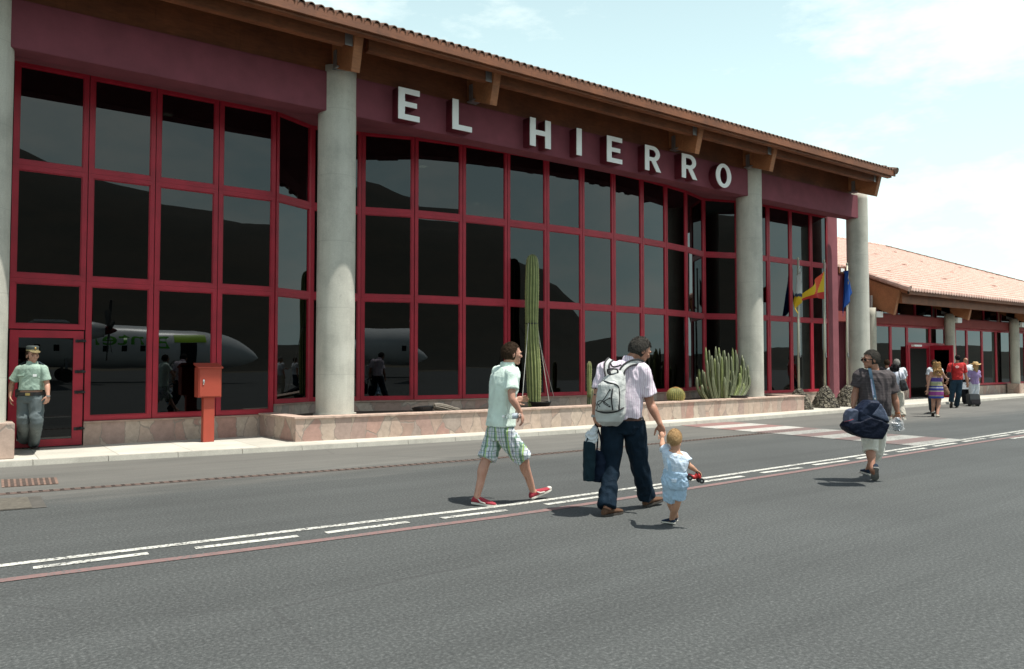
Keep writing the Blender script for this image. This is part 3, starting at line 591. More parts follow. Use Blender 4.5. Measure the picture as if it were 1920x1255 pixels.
# barrel cactus
YB = 14.0; c = at_y(1267, 748, YB); c.z = SOIL; ct = thing('barrel_cactus', 'round golden barrel cactus covered with yellow spines', 'cactus', c)
rb = .228; P_ = []; R_ = []
for k in range(26): th_ = pi*(.15+.83*k/25); P_.append(c+Vector((0, 0, .185-.215*cos(th_)))); R_.append(rb*sin(th_)**.85+.004)
M['barrel'] = cactus_mat('barrel_cactus_skin', (.10, .12, .03), (.38, .36, .12), (.66, .56, .24))
ribbed(P_, R_, 26, .13, 'body', M['barrel'], ct, per=4); spines(P_, R_, 26, 'spines', plain('golden_spines', (.55, .45, .16), .6, .2), ct, 1, .028, .0028)
g = MB(); g.ell(c+Vector((0, 0, .392)), (.085, .085, .03)); g.build('crown', plain('woolly_crown', (.30, .15, .05), .95, .4, 30, .8, 50), ct)
# candelabra cluster
ct = thing('candelabra_cactus', 'dense clump of many upright grey green cactus stems beside the column', 'cactus', (at_y(1357, 752, 14.2).x, 14.2, SOIL))
tips = [(780,95),(833,140),(936,85),(985,100),(1072,140),(1135,185),(1198,100),(1250,135),(1350,220),(675,435),(730,450),(875,225),(1030,240),(1100,240),(1365,270),(1328,380),(1440,375),(885,520),(1030,430),(640,560),(1465,540),(920,270),(1160,620),(1225,630),(1372,660),(720,685),(1075,560),(860,440),(800,300),(960,230),(1120,300),(1180,240),(1268,200),(1312,500),(1400,420),(1000,190),(1050,150),(1270,370),(1215,470),(1140,420),(760,480),(940,400),(1385,330),(980,330),(1290,560),(1095,640)]
for i, (zx, zy) in enumerate(tips):
    yy = random.uniform(13.95, 14.75) if zy < 500 else random.uniform(13.9, 14.2); tip = at_y(1230+zx/8.365, 640+zy/8.365, yy)
    bx0 = 1357+(1230+zx/8.365-1357)*.62+random.uniform(-3, 3); base = at_y(bx0, 752, yy-.05 if yy > 14.2 else yy); base.z = SOIL-.02
    P_ = []; R_ = []; n = 12; r0 = random.uniform(.034, .046)
    for k in range(n):
        t_ = k/(n-1); q = base.lerp(tip, t_); q.x += (tip.x-base.x)*(.35*sin(pi*t_)*1.0)+.012*noise.noise(Vector((i, t_*4, 0))); q.y += .012*noise.noise(Vector((i, t_*4, 5)))
        P_.append(q); R_.append(r0*(1.05 if t_ < .9 else (.85 if t_ < .99 else .3))*(1+.12*noise.noise(Vector((i, t_*7, 2)))))
    ribbed(P_, R_, 5, .34, 'stem', M['cactus2'] if i % 3 else M['cactus'], ct, per=4)
pot(1383, 755, 14.05, .30, 'wide black pot under the right side of the cactus clump')
# fallen dead cactus on a pot
c = at_y(795, 782, 14.1); ct = thing('fallen_cactus', 'dead grey cactus stem lying across a black pot', 'cactus', (c.x, 14.1, SOIL))
pp = [(812, 765, 3), (815, 762, 5.5), (822, 763, 7.2), (835, 766, 7.6), (850, 770, 7), (860, 773, 5), (865, 774, 1.5)]
pr = px_path(pp, 14.05, 26); P_ = [p for p, r in pr]; R_ = [r*.0115 for p, r in pr]
for p in P_: p.z = max(p.z, SOIL+.04)
ribbed(P_, R_, 11, .25, 'stem', M['cactus_dead'], ct)
pot(794, 776, 14.15, .22, 'black pot holding the dead fallen cactus', RAD(-12))

# ------------------------------------------------------------------ flagpoles and flags
YP = 14.25; FX = [((1498, 735), (1496, 487)), ((1547, 732), (1545, 491)), ((1589, 730), (1588, 497))]
M['pole'] = plain('pole_metal', (.40, .39, .30), .45, .08, 4, metal=.3)
def mound(c, r, h, parent, seed):
    random.seed(seed); bm = bmesh.new(); bmesh.ops.create_icosphere(bm, subdivisions=6, radius=1)
    for v in bm.verts:
        p = v.co.copy(); t_ = max(0, p.z); rr = r*(1-.62*t_**1.3)
        q = Vector((p.x*rr/max(.35, sqrt(max(1e-4, p.x*p.x+p.y*p.y)))*min(1, sqrt(max(0, 1-p.z*p.z))*1.9), 0, 0)) if 0 else None
        hz = (p.z if p.z > 0 else 0); w_ = sqrt(max(0, 1-hz**2.6)); 
        d_ = Vector((p.x, p.y, 0)); d_ = d_.normalized() if d_.length > 1e-6 else d_
        if p.z < 0: v.co = d_*r*min(1, d_.length*sqrt(p.x*p.x+p.y*p.y)*1.0); v.co.z = 0
        else: v.co = d_*(r*(.30*w_+.70*w_*(1-hz*.72))*(1 if hz < .98 else .9)); v.co.z = h*hz
        dd = noise.voronoi(Vector((v.co.x*6.5, v.co.y*6.5, v.co.z*6.5+seed)))[0]; k = (dd[1]-dd[0])
        v.co += d_*(min(k, .45)*.07-.012) + d_*.012*noise.noise(v.co*26)
    me = bpy.data.meshes.new('rock_base'); bm.to_mesh(me); bm.free(); me.transform(Matrix.Translation(c)); return put('rock_base', me, M['lava'], parent, False)
poles = []
for i, (b, t_) in enumerate(FX):
    B, T = at_y(*b, YP), at_y(*t_, YP); B.z = ZP
    th = thing('flagpole', ['slim flagpole in a lava stone mound beside the planter end', 'middle flagpole flying the red and yellow flag from a conical lava stone mound', 'flagpole with the blue flag nearest the corner column on its stone mound'][i], 'flagpole', (B.x, YP, ZP), 'flagpoles in stone mounds')
    g = MB(); g.tube([(B.x, YP, ZP+.3), (B.x, YP, 2.2), (T.x, YP, T.z)], [.036, .033, .024], 14); po = g.build('pole', M['pole'], th, smooth=True)
    g = MB(); g.ell((T.x, YP, T.z+.03), (.035, .035, .045)); g.build('finial', M['pole'], po)
    g = MB(); g.box((B.x-.02, YP-.06, 1.72), (B.x+.02, YP-.03, 1.86)); g.tube([(B.x, YP-.07, 1.70), (B.x+.012, YP-.075, 1.75)], .012, 8); g.build('cleat', M['steel'], po)
    g = MB(); g.tube([(B.x+.03, YP-.04, 1.78), (T.x+.03, YP-.03, T.z-.02)], .004, 5); g.build('halyard', M['white'], po)
    mound(Vector((B.x, YP, ZP)), .43, .72 if i else .66, th, i+3); poles.append((B, T))
def flag(name, label, fn, cf, cols, u=28, v_=22):
    vs = []; fs = []; mi = []
    for i in range(u+1):
        for j in range(v_+1): vs.append(fn(i/u, j/v_))
    for i in range(u):
        for j in range(v_): fs.append((i*(v_+1)+j, (i+1)*(v_+1)+j, (i+1)*(v_+1)+j+1, i*(v_+1)+j+1)); mi.append(cf((i+.5)/u, (j+.5)/v_))
    me = bpy.data.meshes.new(name); me.from_pydata(vs, [], fs); me.polygons.foreach_set('material_index', mi)
    bm = bmesh.new(); bm.from_mesh(me); bmesh.ops.solidify(bm, geom=bm.faces, thickness=.004); bm.to_mesh(me); bm.free()
    o = put(name, me, [M[c] for c in cols], None, True, org=vs[0]); return tag(o, label, 'flag', 'flags')
for k, c in (('fl_white', (.66, .68, .66)), ('fl_blue', (.02, .12, .42)), ('fl_yellow', (.75, .52, .02)), ('fl_red', (.55, .035, .025)), ('fl_orange', (.80, .11, .04)), ('fl_eu', (.015, .10, .42)), ('fl_gold', (.5, .38, .06)), ('fl_dblue', (.02, .05, .12))):
    t = NT(k); t.col(c).rough(.75); v = t.coord(); t.bump(t.noise(v, 40, 3), .15, .004)
    tl = t.n('BsdfTranslucent'); tl.inputs[0].default_value = (*c, 1); ms = t.n('MixShader'); ms.inputs[0].default_value = .3; t.L.new(t.b.outputs[0], ms.inputs[1]); t.L.new(tl.outputs[0], ms.inputs[2]); t.L.new(ms.outputs[0], t.out.inputs[0]); M[k] = t.m
def lerp(a, b, t): return a+(b-a)*t
# limp white/blue/yellow flag: t runs down the hanging folds
def f1(s, t):
    px = lerp(1497.5, 1500.5, t)-s*lerp(4, 17, min(1, t*1.25)**1.5)*(1 if t < .85 else 1-(t-.85)*2.2)+1.0; py = lerp(503, 556, t)+s*34*(.25+.75*t)+ (1-t)*s*8
    p = at_y(px, py, YP-.06); p.y += .07*sin(s*9+t*2)*min(1, s*3)-.05; return p
def f1c(s, t):
    px = lerp(1497.5, 1500.5, t)-s*lerp(4, 17, min(1, t*1.25)**1.5)+1.0; py = lerp(503, 556, t)+s*34*(.25+.75*t)+(1-t)*s*8
    return 0 if (py < 551 and px > 1490.5) else (1 if py < 557 else 2)
flag('flag', 'white, blue and yellow striped flag hanging limp from its pole', f1, f1c, ['fl_white', 'fl_dblue', 'fl_yellow'])
def f2(s, t):
    px = lerp(1545.5, 1502, s**.9)+ (0 if t < .5 else 0); top = lerp(508, 560, s**.78)-5*sin(s*pi); bot = lerp(561, 568, s)-5*sin(s*pi)
    p = at_y(px, lerp(top, bot, t), YP-.03); p.y += .11*sin(s*8.5+t*1.2)*min(1, s*3); return p
flag('flag', 'red and yellow flag blowing out to the left from the middle pole', f2, lambda s, t: 2 if t > .74 else (0 if .30*t < s < .36+.22*t else 1), ['fl_orange', 'fl_yellow', 'fl_red'], 40, 34)
def f3(s, t):
    px = 1588+lerp(0, 10, t)*(1-s)*min(1, t*2)-s*lerp(0, 11, t); py = lerp(508, 550, t)+s*45*t
    p = at_y(px, py, YP-.05); p.y += .06*sin(s*10+t)*min(1, s*3); return p
flag('flag', 'plain blue flag with small gold stars hanging limp near the corner column', f3, lambda s, t: 1 if (int(s*28) in (12, 13) and int(t*22) in (7, 8)) or (int(s*28) == 4 and int(t*22) in (15,)) else 0, ['fl_eu', 'fl_gold'])

# ------------------------------------------------------------------ meter box on its post
bx = thing('cabinet_on_post', 'orange red metal cabinet on a square post in front of the left glazing', 'cabinet', (3.9, 15.0, ZP))
A = at_y(371.5, 746, 14.72); B = at_y(415, 747, 14.72); T = at_y(371.5, 689.5, 14.72)
g = MB(); g.box((A.x, 14.72, A.z), (B.x, 15.0, T.z)); bodyb = g.build('cabinet', M['orange'], bx, bevel=.006)
g = MB(); g.box((A.x+.02, 14.708, A.z+.02), (B.x-.02, 14.719, T.z-.02)); dr_ = g.build('door', M['orange'], bx, bevel=.003)
g = MB(); g.hexa([(A.x-.02, 14.68, T.z-.02), (B.x+.02, 14.68, T.z-.02), (B.x+.02, 15.02, T.z+.05), (A.x-.02, 15.02, T.z+.05), (A.x-.02, 14.68, T.z+.01), (B.x+.02, 14.68, T.z+.01), (B.x+.02, 15.02, T.z+.085), (A.x-.02, 15.02, T.z+.085)]); g.build('lid', M['orange'], bx, bevel=.004)
g = MB(); hx = A.x+.06; hz = (A.z+T.z)/2+.01; g.ell((hx+.03, 14.70, hz), (.018, .014, .055)); g.build('handle', plain('chrome', (.7, .7, .7), .2, .05, metal=1), dr_)
pc = at_y(391.5, 800, 14.78); g = MB(); g.box((pc.x-.098, 14.78, ZP), (pc.x+.098, 14.93, A.z-.002)); g.build('post', M['orange'], bx, bevel=.005)

# ------------------------------------------------------------------ low wing of the terminal
S2 = 1.05
def cz(z): return 1.55+(z-1.55)*S2
wing = thing('terminal_wing', 'low terminal wing with pink tiled hip roof, timber rafters and open red door', 'building', (38, 16, 0))
YG = 15.1*S2; YCc = 14.72*S2; YE = 13.55*S2; ZE = cz(4.12); SR = .43
XV = 26.95*S2
def on_roof(px, py):
    d = ray(px, py); t_ = (ZE-EYE.z-SR*YE)/(d.z-SR*d.y); return EYE+d*t_
XR0 = 25.6; RY = 23.0*S2; XH = 43.2*S2; XE_ = on_roof(1920, 531); hs = (RY-XE_.y)/(XE_.x-XH); XC = XH+(RY-YE)/hs
def rz_(y): return ZE+(y-YE)*SR
def ymax(x): return RY if x < XH else RY-(x-XH)*hs
g = MB()
yv = 16.7
g.add([(XV, YE, rz_(YE)-.07), (XC, YE, rz_(YE)-.07), (XH, RY, rz_(RY)-.07), (XR0, RY, rz_(RY)-.07), (XR0, yv, rz_(yv)-.07), (XV, yv, rz_(yv)-.07)], [(0, 1, 2, 3, 4, 5)])
g.add([(XC, YE, rz_(YE)-.07), (XC, 34, rz_(YE)-.07), (XH, RY, rz_(RY)-.07)], [(0, 1, 2)]); g.add([(XR0, 34, rz_(YE)-.07), (XC, 34, rz_(YE)-.07), (XH, RY, rz_(RY)-.07), (XR0, RY, rz_(RY)-.07)], [(0, 1, 2, 3)])
wroof = g.build('roof', M['wood_dark'], wing)
vs = []; fs = []; pitch = .215; row = .38; x = XR0+pitch/2; prof = [(-.5, 0), (-.36, .02), (-.27, .045), (-.14, .085), (0, .098), (.14, .085), (.27, .045), (.36, .02)]
while x < XC:
    y0 = YE-.10 if x > XV else yv-.05; y1 = ymax(x); y = y0
    while y < y1-.05:
        ya, yb = y, min(y+row, y1); b = len(vs); jj = random.uniform(-.002, .002)
        for yy, up_ in ((ya, .026), (yb, -.004)):
            for px_, pz_ in prof+[(.5, 0)]: vs.append((x+px_*pitch*(1.0 if up_ > 0 else .97), yy, rz_(yy)-.03+pz_+up_+jj))
        n = len(prof)+1; fs += [(b+k, b+k+1, b+n+k+1, b+n+k) for k in range(n-1)]
        b2 = len(vs)   # front lip of the tile row
        for px_, pz_ in prof+[(.5, 0)]: vs.append((x+px_*pitch, ya+.004, rz_(ya)-.055+pz_*.45))
        fs += [(b2+k, b2+k+1, b+k+1, b+k) for k in range(n-1)]
        y = yb
    x += pitch
me = bpy.data.meshes.new('roof_tiles'); me.from_pydata(vs, [], fs); put('roof_tiles', me, M['tiles'], wroof)
g = MB()   # ridge, hip and verge tiles
def caprun(p, q, r):
    p, q = Vector(p), Vector(q); L = (q-p).length; n = max(1, int(L/.42)); 
    for k in range(n): a = p.lerp(q, k/n); b = p.lerp(q, (k+1.12)/n); g.tube([a, b], [r, r*.84], 9)
caprun((XR0, RY, rz_(RY)+.03), (XH, RY, rz_(RY)+.03), .11); g.build('ridge_tiles', M['tiles'], wroof); g = MB(); caprun((XC, YE, rz_(YE)+.03), (XH, RY, rz_(RY)+.03), .11); g.build('hip_tiles', M['tile_old'], wroof); g = MB(); caprun((XV, YE-.1, rz_(YE)+.0), (XV, yv, rz_(yv)+.0), .12)
g.build('verge_tiles', M['tiles'], wroof)
for (zx, zy) in ((612, 290), (418, 312), (866, 382), (704, 417), (548, 480), (1248, 442), (1168, 488), (1098, 558), (1566, 544), (1582, 625)):
    p = on_roof(1560+zx/5.228, 420+zy/5.228); g = MB(); g.hexa([(p.x-.09, p.y-.1, p.z+.02), (p.x+.09, p.y-.1, p.z+.02), (p.x+.09, p.y+.1, p.z+.1), (p.x-.09, p.y+.1, p.z+.1), (p.x-.07, p.y-.1, p.z+.10), (p.x+.07, p.y-.1, p.z+.10), (p.x+.06, p.y+.1, p.z+.14), (p.x-.06, p.y+.1, p.z+.14)]); g.build('vent_tile', M['tiles'], wroof)
g = MB(); g.box((XV-.02, YE-.05, ZE-.20), (XC, YE+.0, ZE-.045)); g.build('eave_board', M['wood'], wroof)
g = MB(); g.box((XV+.1, YE+.25, ZE-.50), (XC-.3, YE+.40, ZE-.05)); g.build('purlin', M['wood'], wroof)
g = MB(); g.hexa([(XV-.02, YE-.05, rz_(YE)-.22), (XV+.04, YE-.05, rz_(YE)-.22), (XV+.04, 17.5, rz_(17.5)-.22), (XV-.02, 17.5, rz_(17.5)-.22), (XV-.02, YE-.05, rz_(YE)-.03), (XV+.04, YE-.05, rz_(YE)-.03), (XV+.04, 17.5, rz_(17.5)-.03), (XV-.02, 17.5, rz_(17.5)-.03)]); g.build('barge_board', M['wood'], wroof)
CX = [at_y(1633.5, 680, YCc).x, at_y(1782, 680, YCc).x, at_y(1903, 680, YCc).x]; CX.append(CX[2]+6.4)
g = MB()
for cx in CX: pass
for i, cx in enumerate(CX):
    g = MB(); n = 28; g.rings([[Vector((cx+.20*cos(2*pi*k/n), YCc+.20*sin(2*pi*k/n), z)) for k in range(n)] for z in [ZP+(cz(3.5)-ZP)*k/12 for k in range(13)]]); col = g.build('column', M['concrete2'], wing, smooth=True)
    if i > 0: g = MB(); g.box((cx-.27, YCc-.27, ZP), (cx+.27, YCc+.25, .55)); g.build('base_block', M['clad'], col, bevel=.01)
    g = MB(); g.box((cx-.07, YCc-.06, cz(3.5)), (cx+.07, YCc+.3, cz(3.95))); g.build('steel_bracket', M['steel'], col)
    wd = .09; xr = cx+.02 if i else XV-.02; yf, yk = 13.82*S2, 16.6
    g = MB(); g.prism([(xr-wd, yf-.02, rz_(yf)-.16), (xr-wd, yf+.20, cz(3.22)), (xr-wd, yk, cz(3.22)+(yk-yf-.2)*SR), (xr-wd, yk, rz_(yk)-.16)], (1, 0, 0), 2*wd); g.build('rafter', M['wood_light'], wroof, bevel=.005)
    lp = thing('wall_lamp', ['small white box lamp high on the column next to the big corner column', 'small white box lamp high on the column behind the open door', 'small white box lamp on the rightmost column', 'box lamp on the far column'][i], 'lamp', (cx+.3, YCc-.1, cz(3.25)), 'box lamps on the wing columns') if i < 3 else None
    if lp:
        P = at_y([1643.5, 1793, 1913][i], [590, 601, 609.5][i], YCc-.1); g = MB(); g.box((P.x-.20, YCc-.25, P.z-.11), (P.x+.20, YCc+.0, P.z+.11)); g.build('housing', M['white'], lp, bevel=.01); g = MB(); g.box((P.x-.16, YCc-.21, P.z-.125), (P.x+.16, YCc-.04, P.z-.112)); g.build('diffuser', M['interior'], lp); 
        g = MB(); g.box((cx+.15, YCc-.16, P.z-.03), (P.x-.2, YCc-.10, P.z+.03)); g.build('arm', M['steel'], lp)
zb0, zb1 = at_y(1700, 609.5, YG-.2).z, at_y(1700, 592, YG-.2).z
g = MB(); g.box((XR0, YG-.22, zb0), (XC-1.5, YG+.15, zb1)); g.build('beam', M['maroon2'], wing, bevel=.01)
zs = cz(.56)
segs = [(1641, 1669.5, 0), (1669.5, 1700.5, 0), (1700.5, 1743.5, 1), (1743.5, 1772, 2), (1790.5, 1812.5, 0), (1812.5, 1841, 0), (1841, 1867.3, 0), (1867.3, 1894.5, 0), (1910, 1921, 0), (1921, 1938, 0), (1938, 1956, 0)]
for a, b, k in segs:
    xa, xb = at_y(a, 680, YG).x, at_y(b, 680, YG).x; zd = at_y(1720, 647, YG).z
    if k == 0: frame_cell((xa, YG), (xb, YG), zs, zb0, .075, parent=wing)
    elif k == 1:
        frame_cell((xa, YG), (xb, YG), zd, zb0, .075, parent=wing)
        g = MB(); g.box((xa+.01, YG-.06, ZP), (xa+.15, YG+.06, zd)); g.box((xb-.15, YG-.06, ZP), (xb-.01, YG+.06, zd)); g.box((xa+.15, YG-.06, zd-.14), (xb-.15, YG+.06, zd-.004)); g.build('door_frame', M['red'], wing)
        g = MB(); g.box((xa+.25, YG-.20, zd-.075), (xa+.85, YG-.065, zd+.0)); g.build('door_closer', M['white'], wing)
        XDH = xb
    else:
        frame_cell((xa, YG), (xb, YG), zd, zb0, .075, parent=wing); frame_cell((xa, YG), (xb, YG), ZP+.01, zd, .09, parent=wing)
# open door leaf
hx = Vector((XDH-.12, YG-.08, 0)); tipd = at_y(1788.5, 700, YG-1.08); e = Vector((tipd.x-hx.x, tipd.y-hx.y, 0)); L_ = e.length
f = frame_cell((hx.x, hx.y), (tipd.x, tipd.y), ZP+.02, zd-.02, .17, 'door', wing, dp=.05)
g = MB(); nn = Vector((e.y, -e.x, 0)).normalized(); c_ = hx+e*.10; g.bar(c_+nn*.06+Vector((0, 0, .9)), c_+nn*.06+Vector((0, 0, 1.3)), .02, .03); g.build('handle', M['steel'], f)
g = MB()
for a, b in ((CX[0]+.2, CX[1]-.2), (CX[1]+.2, CX[2]-.2), (CX[2]+.2, CX[3]-.2)): 
    if a > CX[0]+1: g.box((a+.15, YG-.07, ZP), (b+.2, YG+.2, zs-.03))
g.box((XR0, YG-.07, ZP), (at_y(1700.5, 680, YG).x, YG+.2, zs-.03)); wp = g.build('plinth', M['clad'], wing)
# clerestory
n_ = 0
for i in range(3):
    a, b = CX[i]+.15, CX[i+1]-.15
    for k in range(4):
        xa, xb = a+(b-a)*k/4, a+(b-a)*(k+1)/4; frame_cell((xa, YG+.25), (xb, YG+.25), zb1+.01, rz_(YG+.25)-.1, .06, 'clerestory_window', wing)
g = MB(); g.box((24.9*S+.1, 16.75, ZP), (XV+.3, 16.95, rz_(16.75)-.08)); g.box((XV, YG, ZP), (XV+.2, 16.8, zb0)); g.box((XC-1.7, YG, ZP), (XC-1.5, 30, 4)); g.box((26, 30, ZP), (XC-1.5, 30.2, 4.5)); g.build('wall', M['maroon'], wing)
g = MB(); g.box((26.2, YG+.3, ZP+.001), (XC-1.7, 29.9, ZP+.02)); g.box((26.2, 22, ZP+.03), (XC-1.7, 22.2, 5.5)); g.build('interior', M['floor_in'], wing)
p = at_y(1572, 507, 16.5); lp = thing('flood_lamp', 'small flood lamp under the short roof edge beside the hall pier', 'lamp', p)
g = MB(); g.box((p.x-.22, 16.35, p.z-.14), (p.x+.22, 16.74, p.z+.10)); hb_ = g.build('housing', M['wood_dark'], lp, bevel=.01); g = MB(); g.box((p.x-.12, 16.32, p.z-.08), (p.x+.12, 16.349, p.z+.05)); g.build('lens', M['white'], lp)

# ------------------------------------------------------------------ aircraft across the apron, seen in the glass
AY = -26.5; AZ = 2.35; AR = 1.43
ac = thing('aircraft', 'white twin propeller aircraft with green lettering seen mirrored in the dark glazing', 'aircraft', (8, AY, 0))
M['ac_white'] = plain('aircraft_white', (.86, .88, .88), .3, .04, 1); M['ac_green'] = plain('aircraft_green', (.12, .50, .03), .4, .06, 1); M['ac_lime'] = plain('aircraft_lime', (.45, .75, .05), .4, .06, 1)
prof = [(17.6, .06, -.52), (17.3, .34, -.45), (16.8, .62, -.36), (16.1, .93, -.22), (15.4, 1.15, -.12), (14.6, 1.33, -.04), (13.6, 1.42, 0), (11, AR, 0), (2, AR, 0), (-1, 1.36, .06), (-4, 1.05, .35), (-7, .6, .8), (-9.2, .22, 1.1)]
g = MB(); n = 40; g.rings([[Vector((x, AY+r*sin(2*pi*k/n), AZ+dz+r*cos(2*pi*k/n))) for k in range(n)] for x, r, dz in prof]); fus = g.build('fuselage', M['ac_white'], ac, smooth=True)
def onf(x, z, off=.012): return (x, AY+sqrt(max(0, AR*AR-(z-AZ)**2))+off, z)
def patch(x0, x1, z0, z1, name, m, par, k=8):
    g = MB(); vs = []
    for i in range(k+1): z = z0+(z1-z0)*i/k; vs += [onf(x0, z), onf(x1, z)]
    g.add(vs, [(2*i, 2*i+1, 2*i+3, 2*i+2) for i in range(k)]); return g.build(name, m, par)
patch(12.1, 14.2, 2.9, 3.45, 'green_panel', M['ac_lime'], fus); patch(12.5, 13.6, 1.45, 2.88, 'door_opening', M['dark'], fus)
for i in range(9): patch(1.2+i*1.1, 1.52+i*1.1, 2.02, 2.42, 'cabin_window', M['dark'], fus, 4)
g = MB(); g.add([(15.2, AY+.95, AZ+.50), (15.95, AY+.82, AZ+.30), (15.75, AY+.6, AZ+.66), (15.1, AY+.62, AZ+.90)], [(0, 1, 2, 3)]); g.build('cockpit_window', M['dark'], fus)
cu = bpy.data.curves.new('t', 'FONT'); cu.body = 'Binter'; cu.size = 1.55; cu.offset = .012; tob = bpy.data.objects.new('t', cu); COL.objects.link(tob)
me = bpy.data.meshes.new_from_object(tob.evaluated_get(bpy.context.evaluated_depsgraph_get())); bpy.data.objects.remove(tob)
xm = max(v.co.x for v in me.vertices)
for v in me.vertices: v.co = onf(11.9-v.co.x/xm*5.0, 2.48+v.co.y*.78, .02)
me.materials.clear(); put('lettering', me, M['ac_green'], fus)
g = MB(); g.hexa([(3.6, AY-13, 3.72), (5.2, AY-13, 3.72), (5.2, AY+13, 3.72), (3.6, AY+13, 3.72), (3.6, AY-13, 3.82), (5.0, AY-13, 3.84), (5.0, AY+13, 3.84), (3.6, AY+13, 3.82)]); g.box((3.2, AY-4, 3.70), (5.7, AY+4, 3.98)); g.build('wing', M['ac_white'], ac)
for sd_ in (1, -1):
    yy = AY+sd_*4.0; g = MB(); nac = [(2.4, .25, .15), (3.6, .50, .05), (5.5, .62, 0), (6.8, .55, 0), (7.5, .38, 0)]
    g.rings([[Vector((x, yy+r*sin(2*pi*k/24), 3.30+dz+r*cos(2*pi*k/24))) for k in range(24)] for x, r, dz in nac]); nn_ = g.build('engine', M['ac_white'], ac, smooth=True)
    g = MB(); g.rings([[Vector((x, yy+r*sin(2*pi*k/20), 3.30+r*cos(2*pi*k/20))) for k in range(20)] for x, r in ((7.51, .27), (7.8, .22), (8.1, .09), (8.2, .02))]); g.build('spinner', plain('spinner_red', (.16, .02, .02), .4), nn_)
    for b in range(6):
        an = pi/3*b+.25; d_ = Vector((0, sin(an), cos(an))); sd2 = Vector((0, cos(an), -sin(an))); c0 = Vector((7.72, yy, 3.30)); pts_ = []
        for t_, w_ in ((.24, .09), (.9, .17), (1.5, .16), (1.93, .10)): pts_.append((c0+d_*t_, w_))
        g = MB(); g.rings([[p+sd2*w_+Vector((.07, 0, 0)), p+sd2*w_*.2+Vector((.03, 0, 0)), p-sd2*w_-Vector((.05, 0, 0)), p-sd2*w_*.2-Vector((.01, 0, 0))] for p, w_ in pts_]); g.build('propeller_blade', M['black'], nn_)
    for dx in (0,): g = MB(); g.tube([(5.2, AY+sd_*1.9, .45), (5.2, AY+sd_*1.1, 1.6)], .09, 8); lg = g.build('landing_leg', M['steel'], ac); g = MB(); g.tube([(5.2, AY+sd_*1.9-.14, .42), (5.2, AY+sd_*1.9+.14, .42)], .42, 20); g.build('wheel', M['black'], lg)
g = MB(); g.tube([(14.2, AY, .3), (14.2, AY, 1.4)], .07, 8); lg = g.build('landing_leg', M['steel'], ac); g = MB(); g.tube([(14.2, AY-.1, .3), (14.2, AY+.1, .3)], .3, 18); g.build('wheel', M['black'], lg)
g = MB(); g.prism([(-9.6, AY-.08, 3.3), (-5.2, AY-.08, 3.3), (-7.6, AY-.08, 7.4), (-9.2, AY-.08, 7.4)], (0, 1, 0), .16); fn_ = g.build('tail_fin', M['ac_white'], ac); g = MB(); g.box((-9.3, AY-3.6, 7.35), (-8.0, AY+3.6, 7.5)); g.build('tailplane', M['ac_white'], ac)

# ------------------------------------------------------------------ people
FH = Vector((sin(YAW), cos(YAW), 0)); UP = Vector((0, 0, 1))
def cdir(u, v, w=0): return (_r*u + FH*v + UP*w).normalized()
def catmull(P, R, n=5):
    if len(P) < 3: return P, R
    Q = [P[0]*2-P[1]]+P+[P[-1]*2-P[-2]]; r = [R[0]]+list(R)+[R[-1]]; oP, oR = [], []
    for i in range(1, len(Q)-2):
        for k in range(n):
            t = k/n; a, b, c, d = Q[i-1:i+3]
            oP.append(.5*((2*b)+(c-a)*t+(2*a-5*b+4*c-d)*t*t+(3*b-a-3*c+d)*t**3)); s = t*t*(3-2*t); oR.append(r[i]*(1-s)+r[i+1]*s)
    return oP+[P[-1]], oR+[R[-1]]
def limb(mb, P, R, n=16, sm=True, round0=True, round1=True):
    P = [Vector(p) for p in P]
    if sm: P, R = catmull(P, R)
    mb.tube(P, list(R), n)
    if round0: mb.ell(P[0], (R[0]*.98,)*3, n=12)
    if round1: mb.ell(P[-1], (R[-1]*.98,)*3, n=12)
def loft(mb, st, n=28):
    """st: (centre, across, fore, half width, half depth)"""
    rings = []
    for c, a, f, rw, rd in st:
        rings.append([c + a*(rw*(abs(cos(t))**.85)*(1 if cos(t) > 0 else -1)) + f*(rd*(abs(sin(t))**.85)*(1 if sin(t) > 0 else -1)) for t in [2*pi*k/n for k in range(n)]])
    mb.rings(rings)
def fuse(mb, voxel, smooth=3, wr=0, wf=(9, 9, 5), seed=0, name='m'):
    """union of overlapping closed shapes as one continuous skin"""
    me = mb.mesh('tmp'); o = bpy.data.objects.new('tmp', me); COL.objects.link(o)
    m = o.modifiers.new('r', 'REMESH'); m.mode = 'VOXEL'; m.voxel_size = voxel; m.use_smooth_shade = True
    if smooth: s = o.modifiers.new('s', 'SMOOTH'); s.factor = .5; s.iterations = smooth
    dg = bpy.context.evaluated_depsgraph_get(); out = bpy.data.meshes.new_from_object(o.evaluated_get(dg)); bpy.data.objects.remove(o); bpy.data.meshes.remove(me)
    if wr:
        nr = [v.normal.copy() for v in out.vertices]
        for v, n_ in zip(out.vertices, nr):
            p = Vector((v.co.x*wf[0], v.co.y*wf[1], v.co.z*wf[2]+seed)); q = noise.noise_vector(p*.5)
            a = noise.noise(p+q*1.3); b = noise.noise(p*2.1+q*2+Vector((7, 3, seed))); v.co += n_*wr*((1-abs(a)*2.6)*.9+b*.6)
    return out
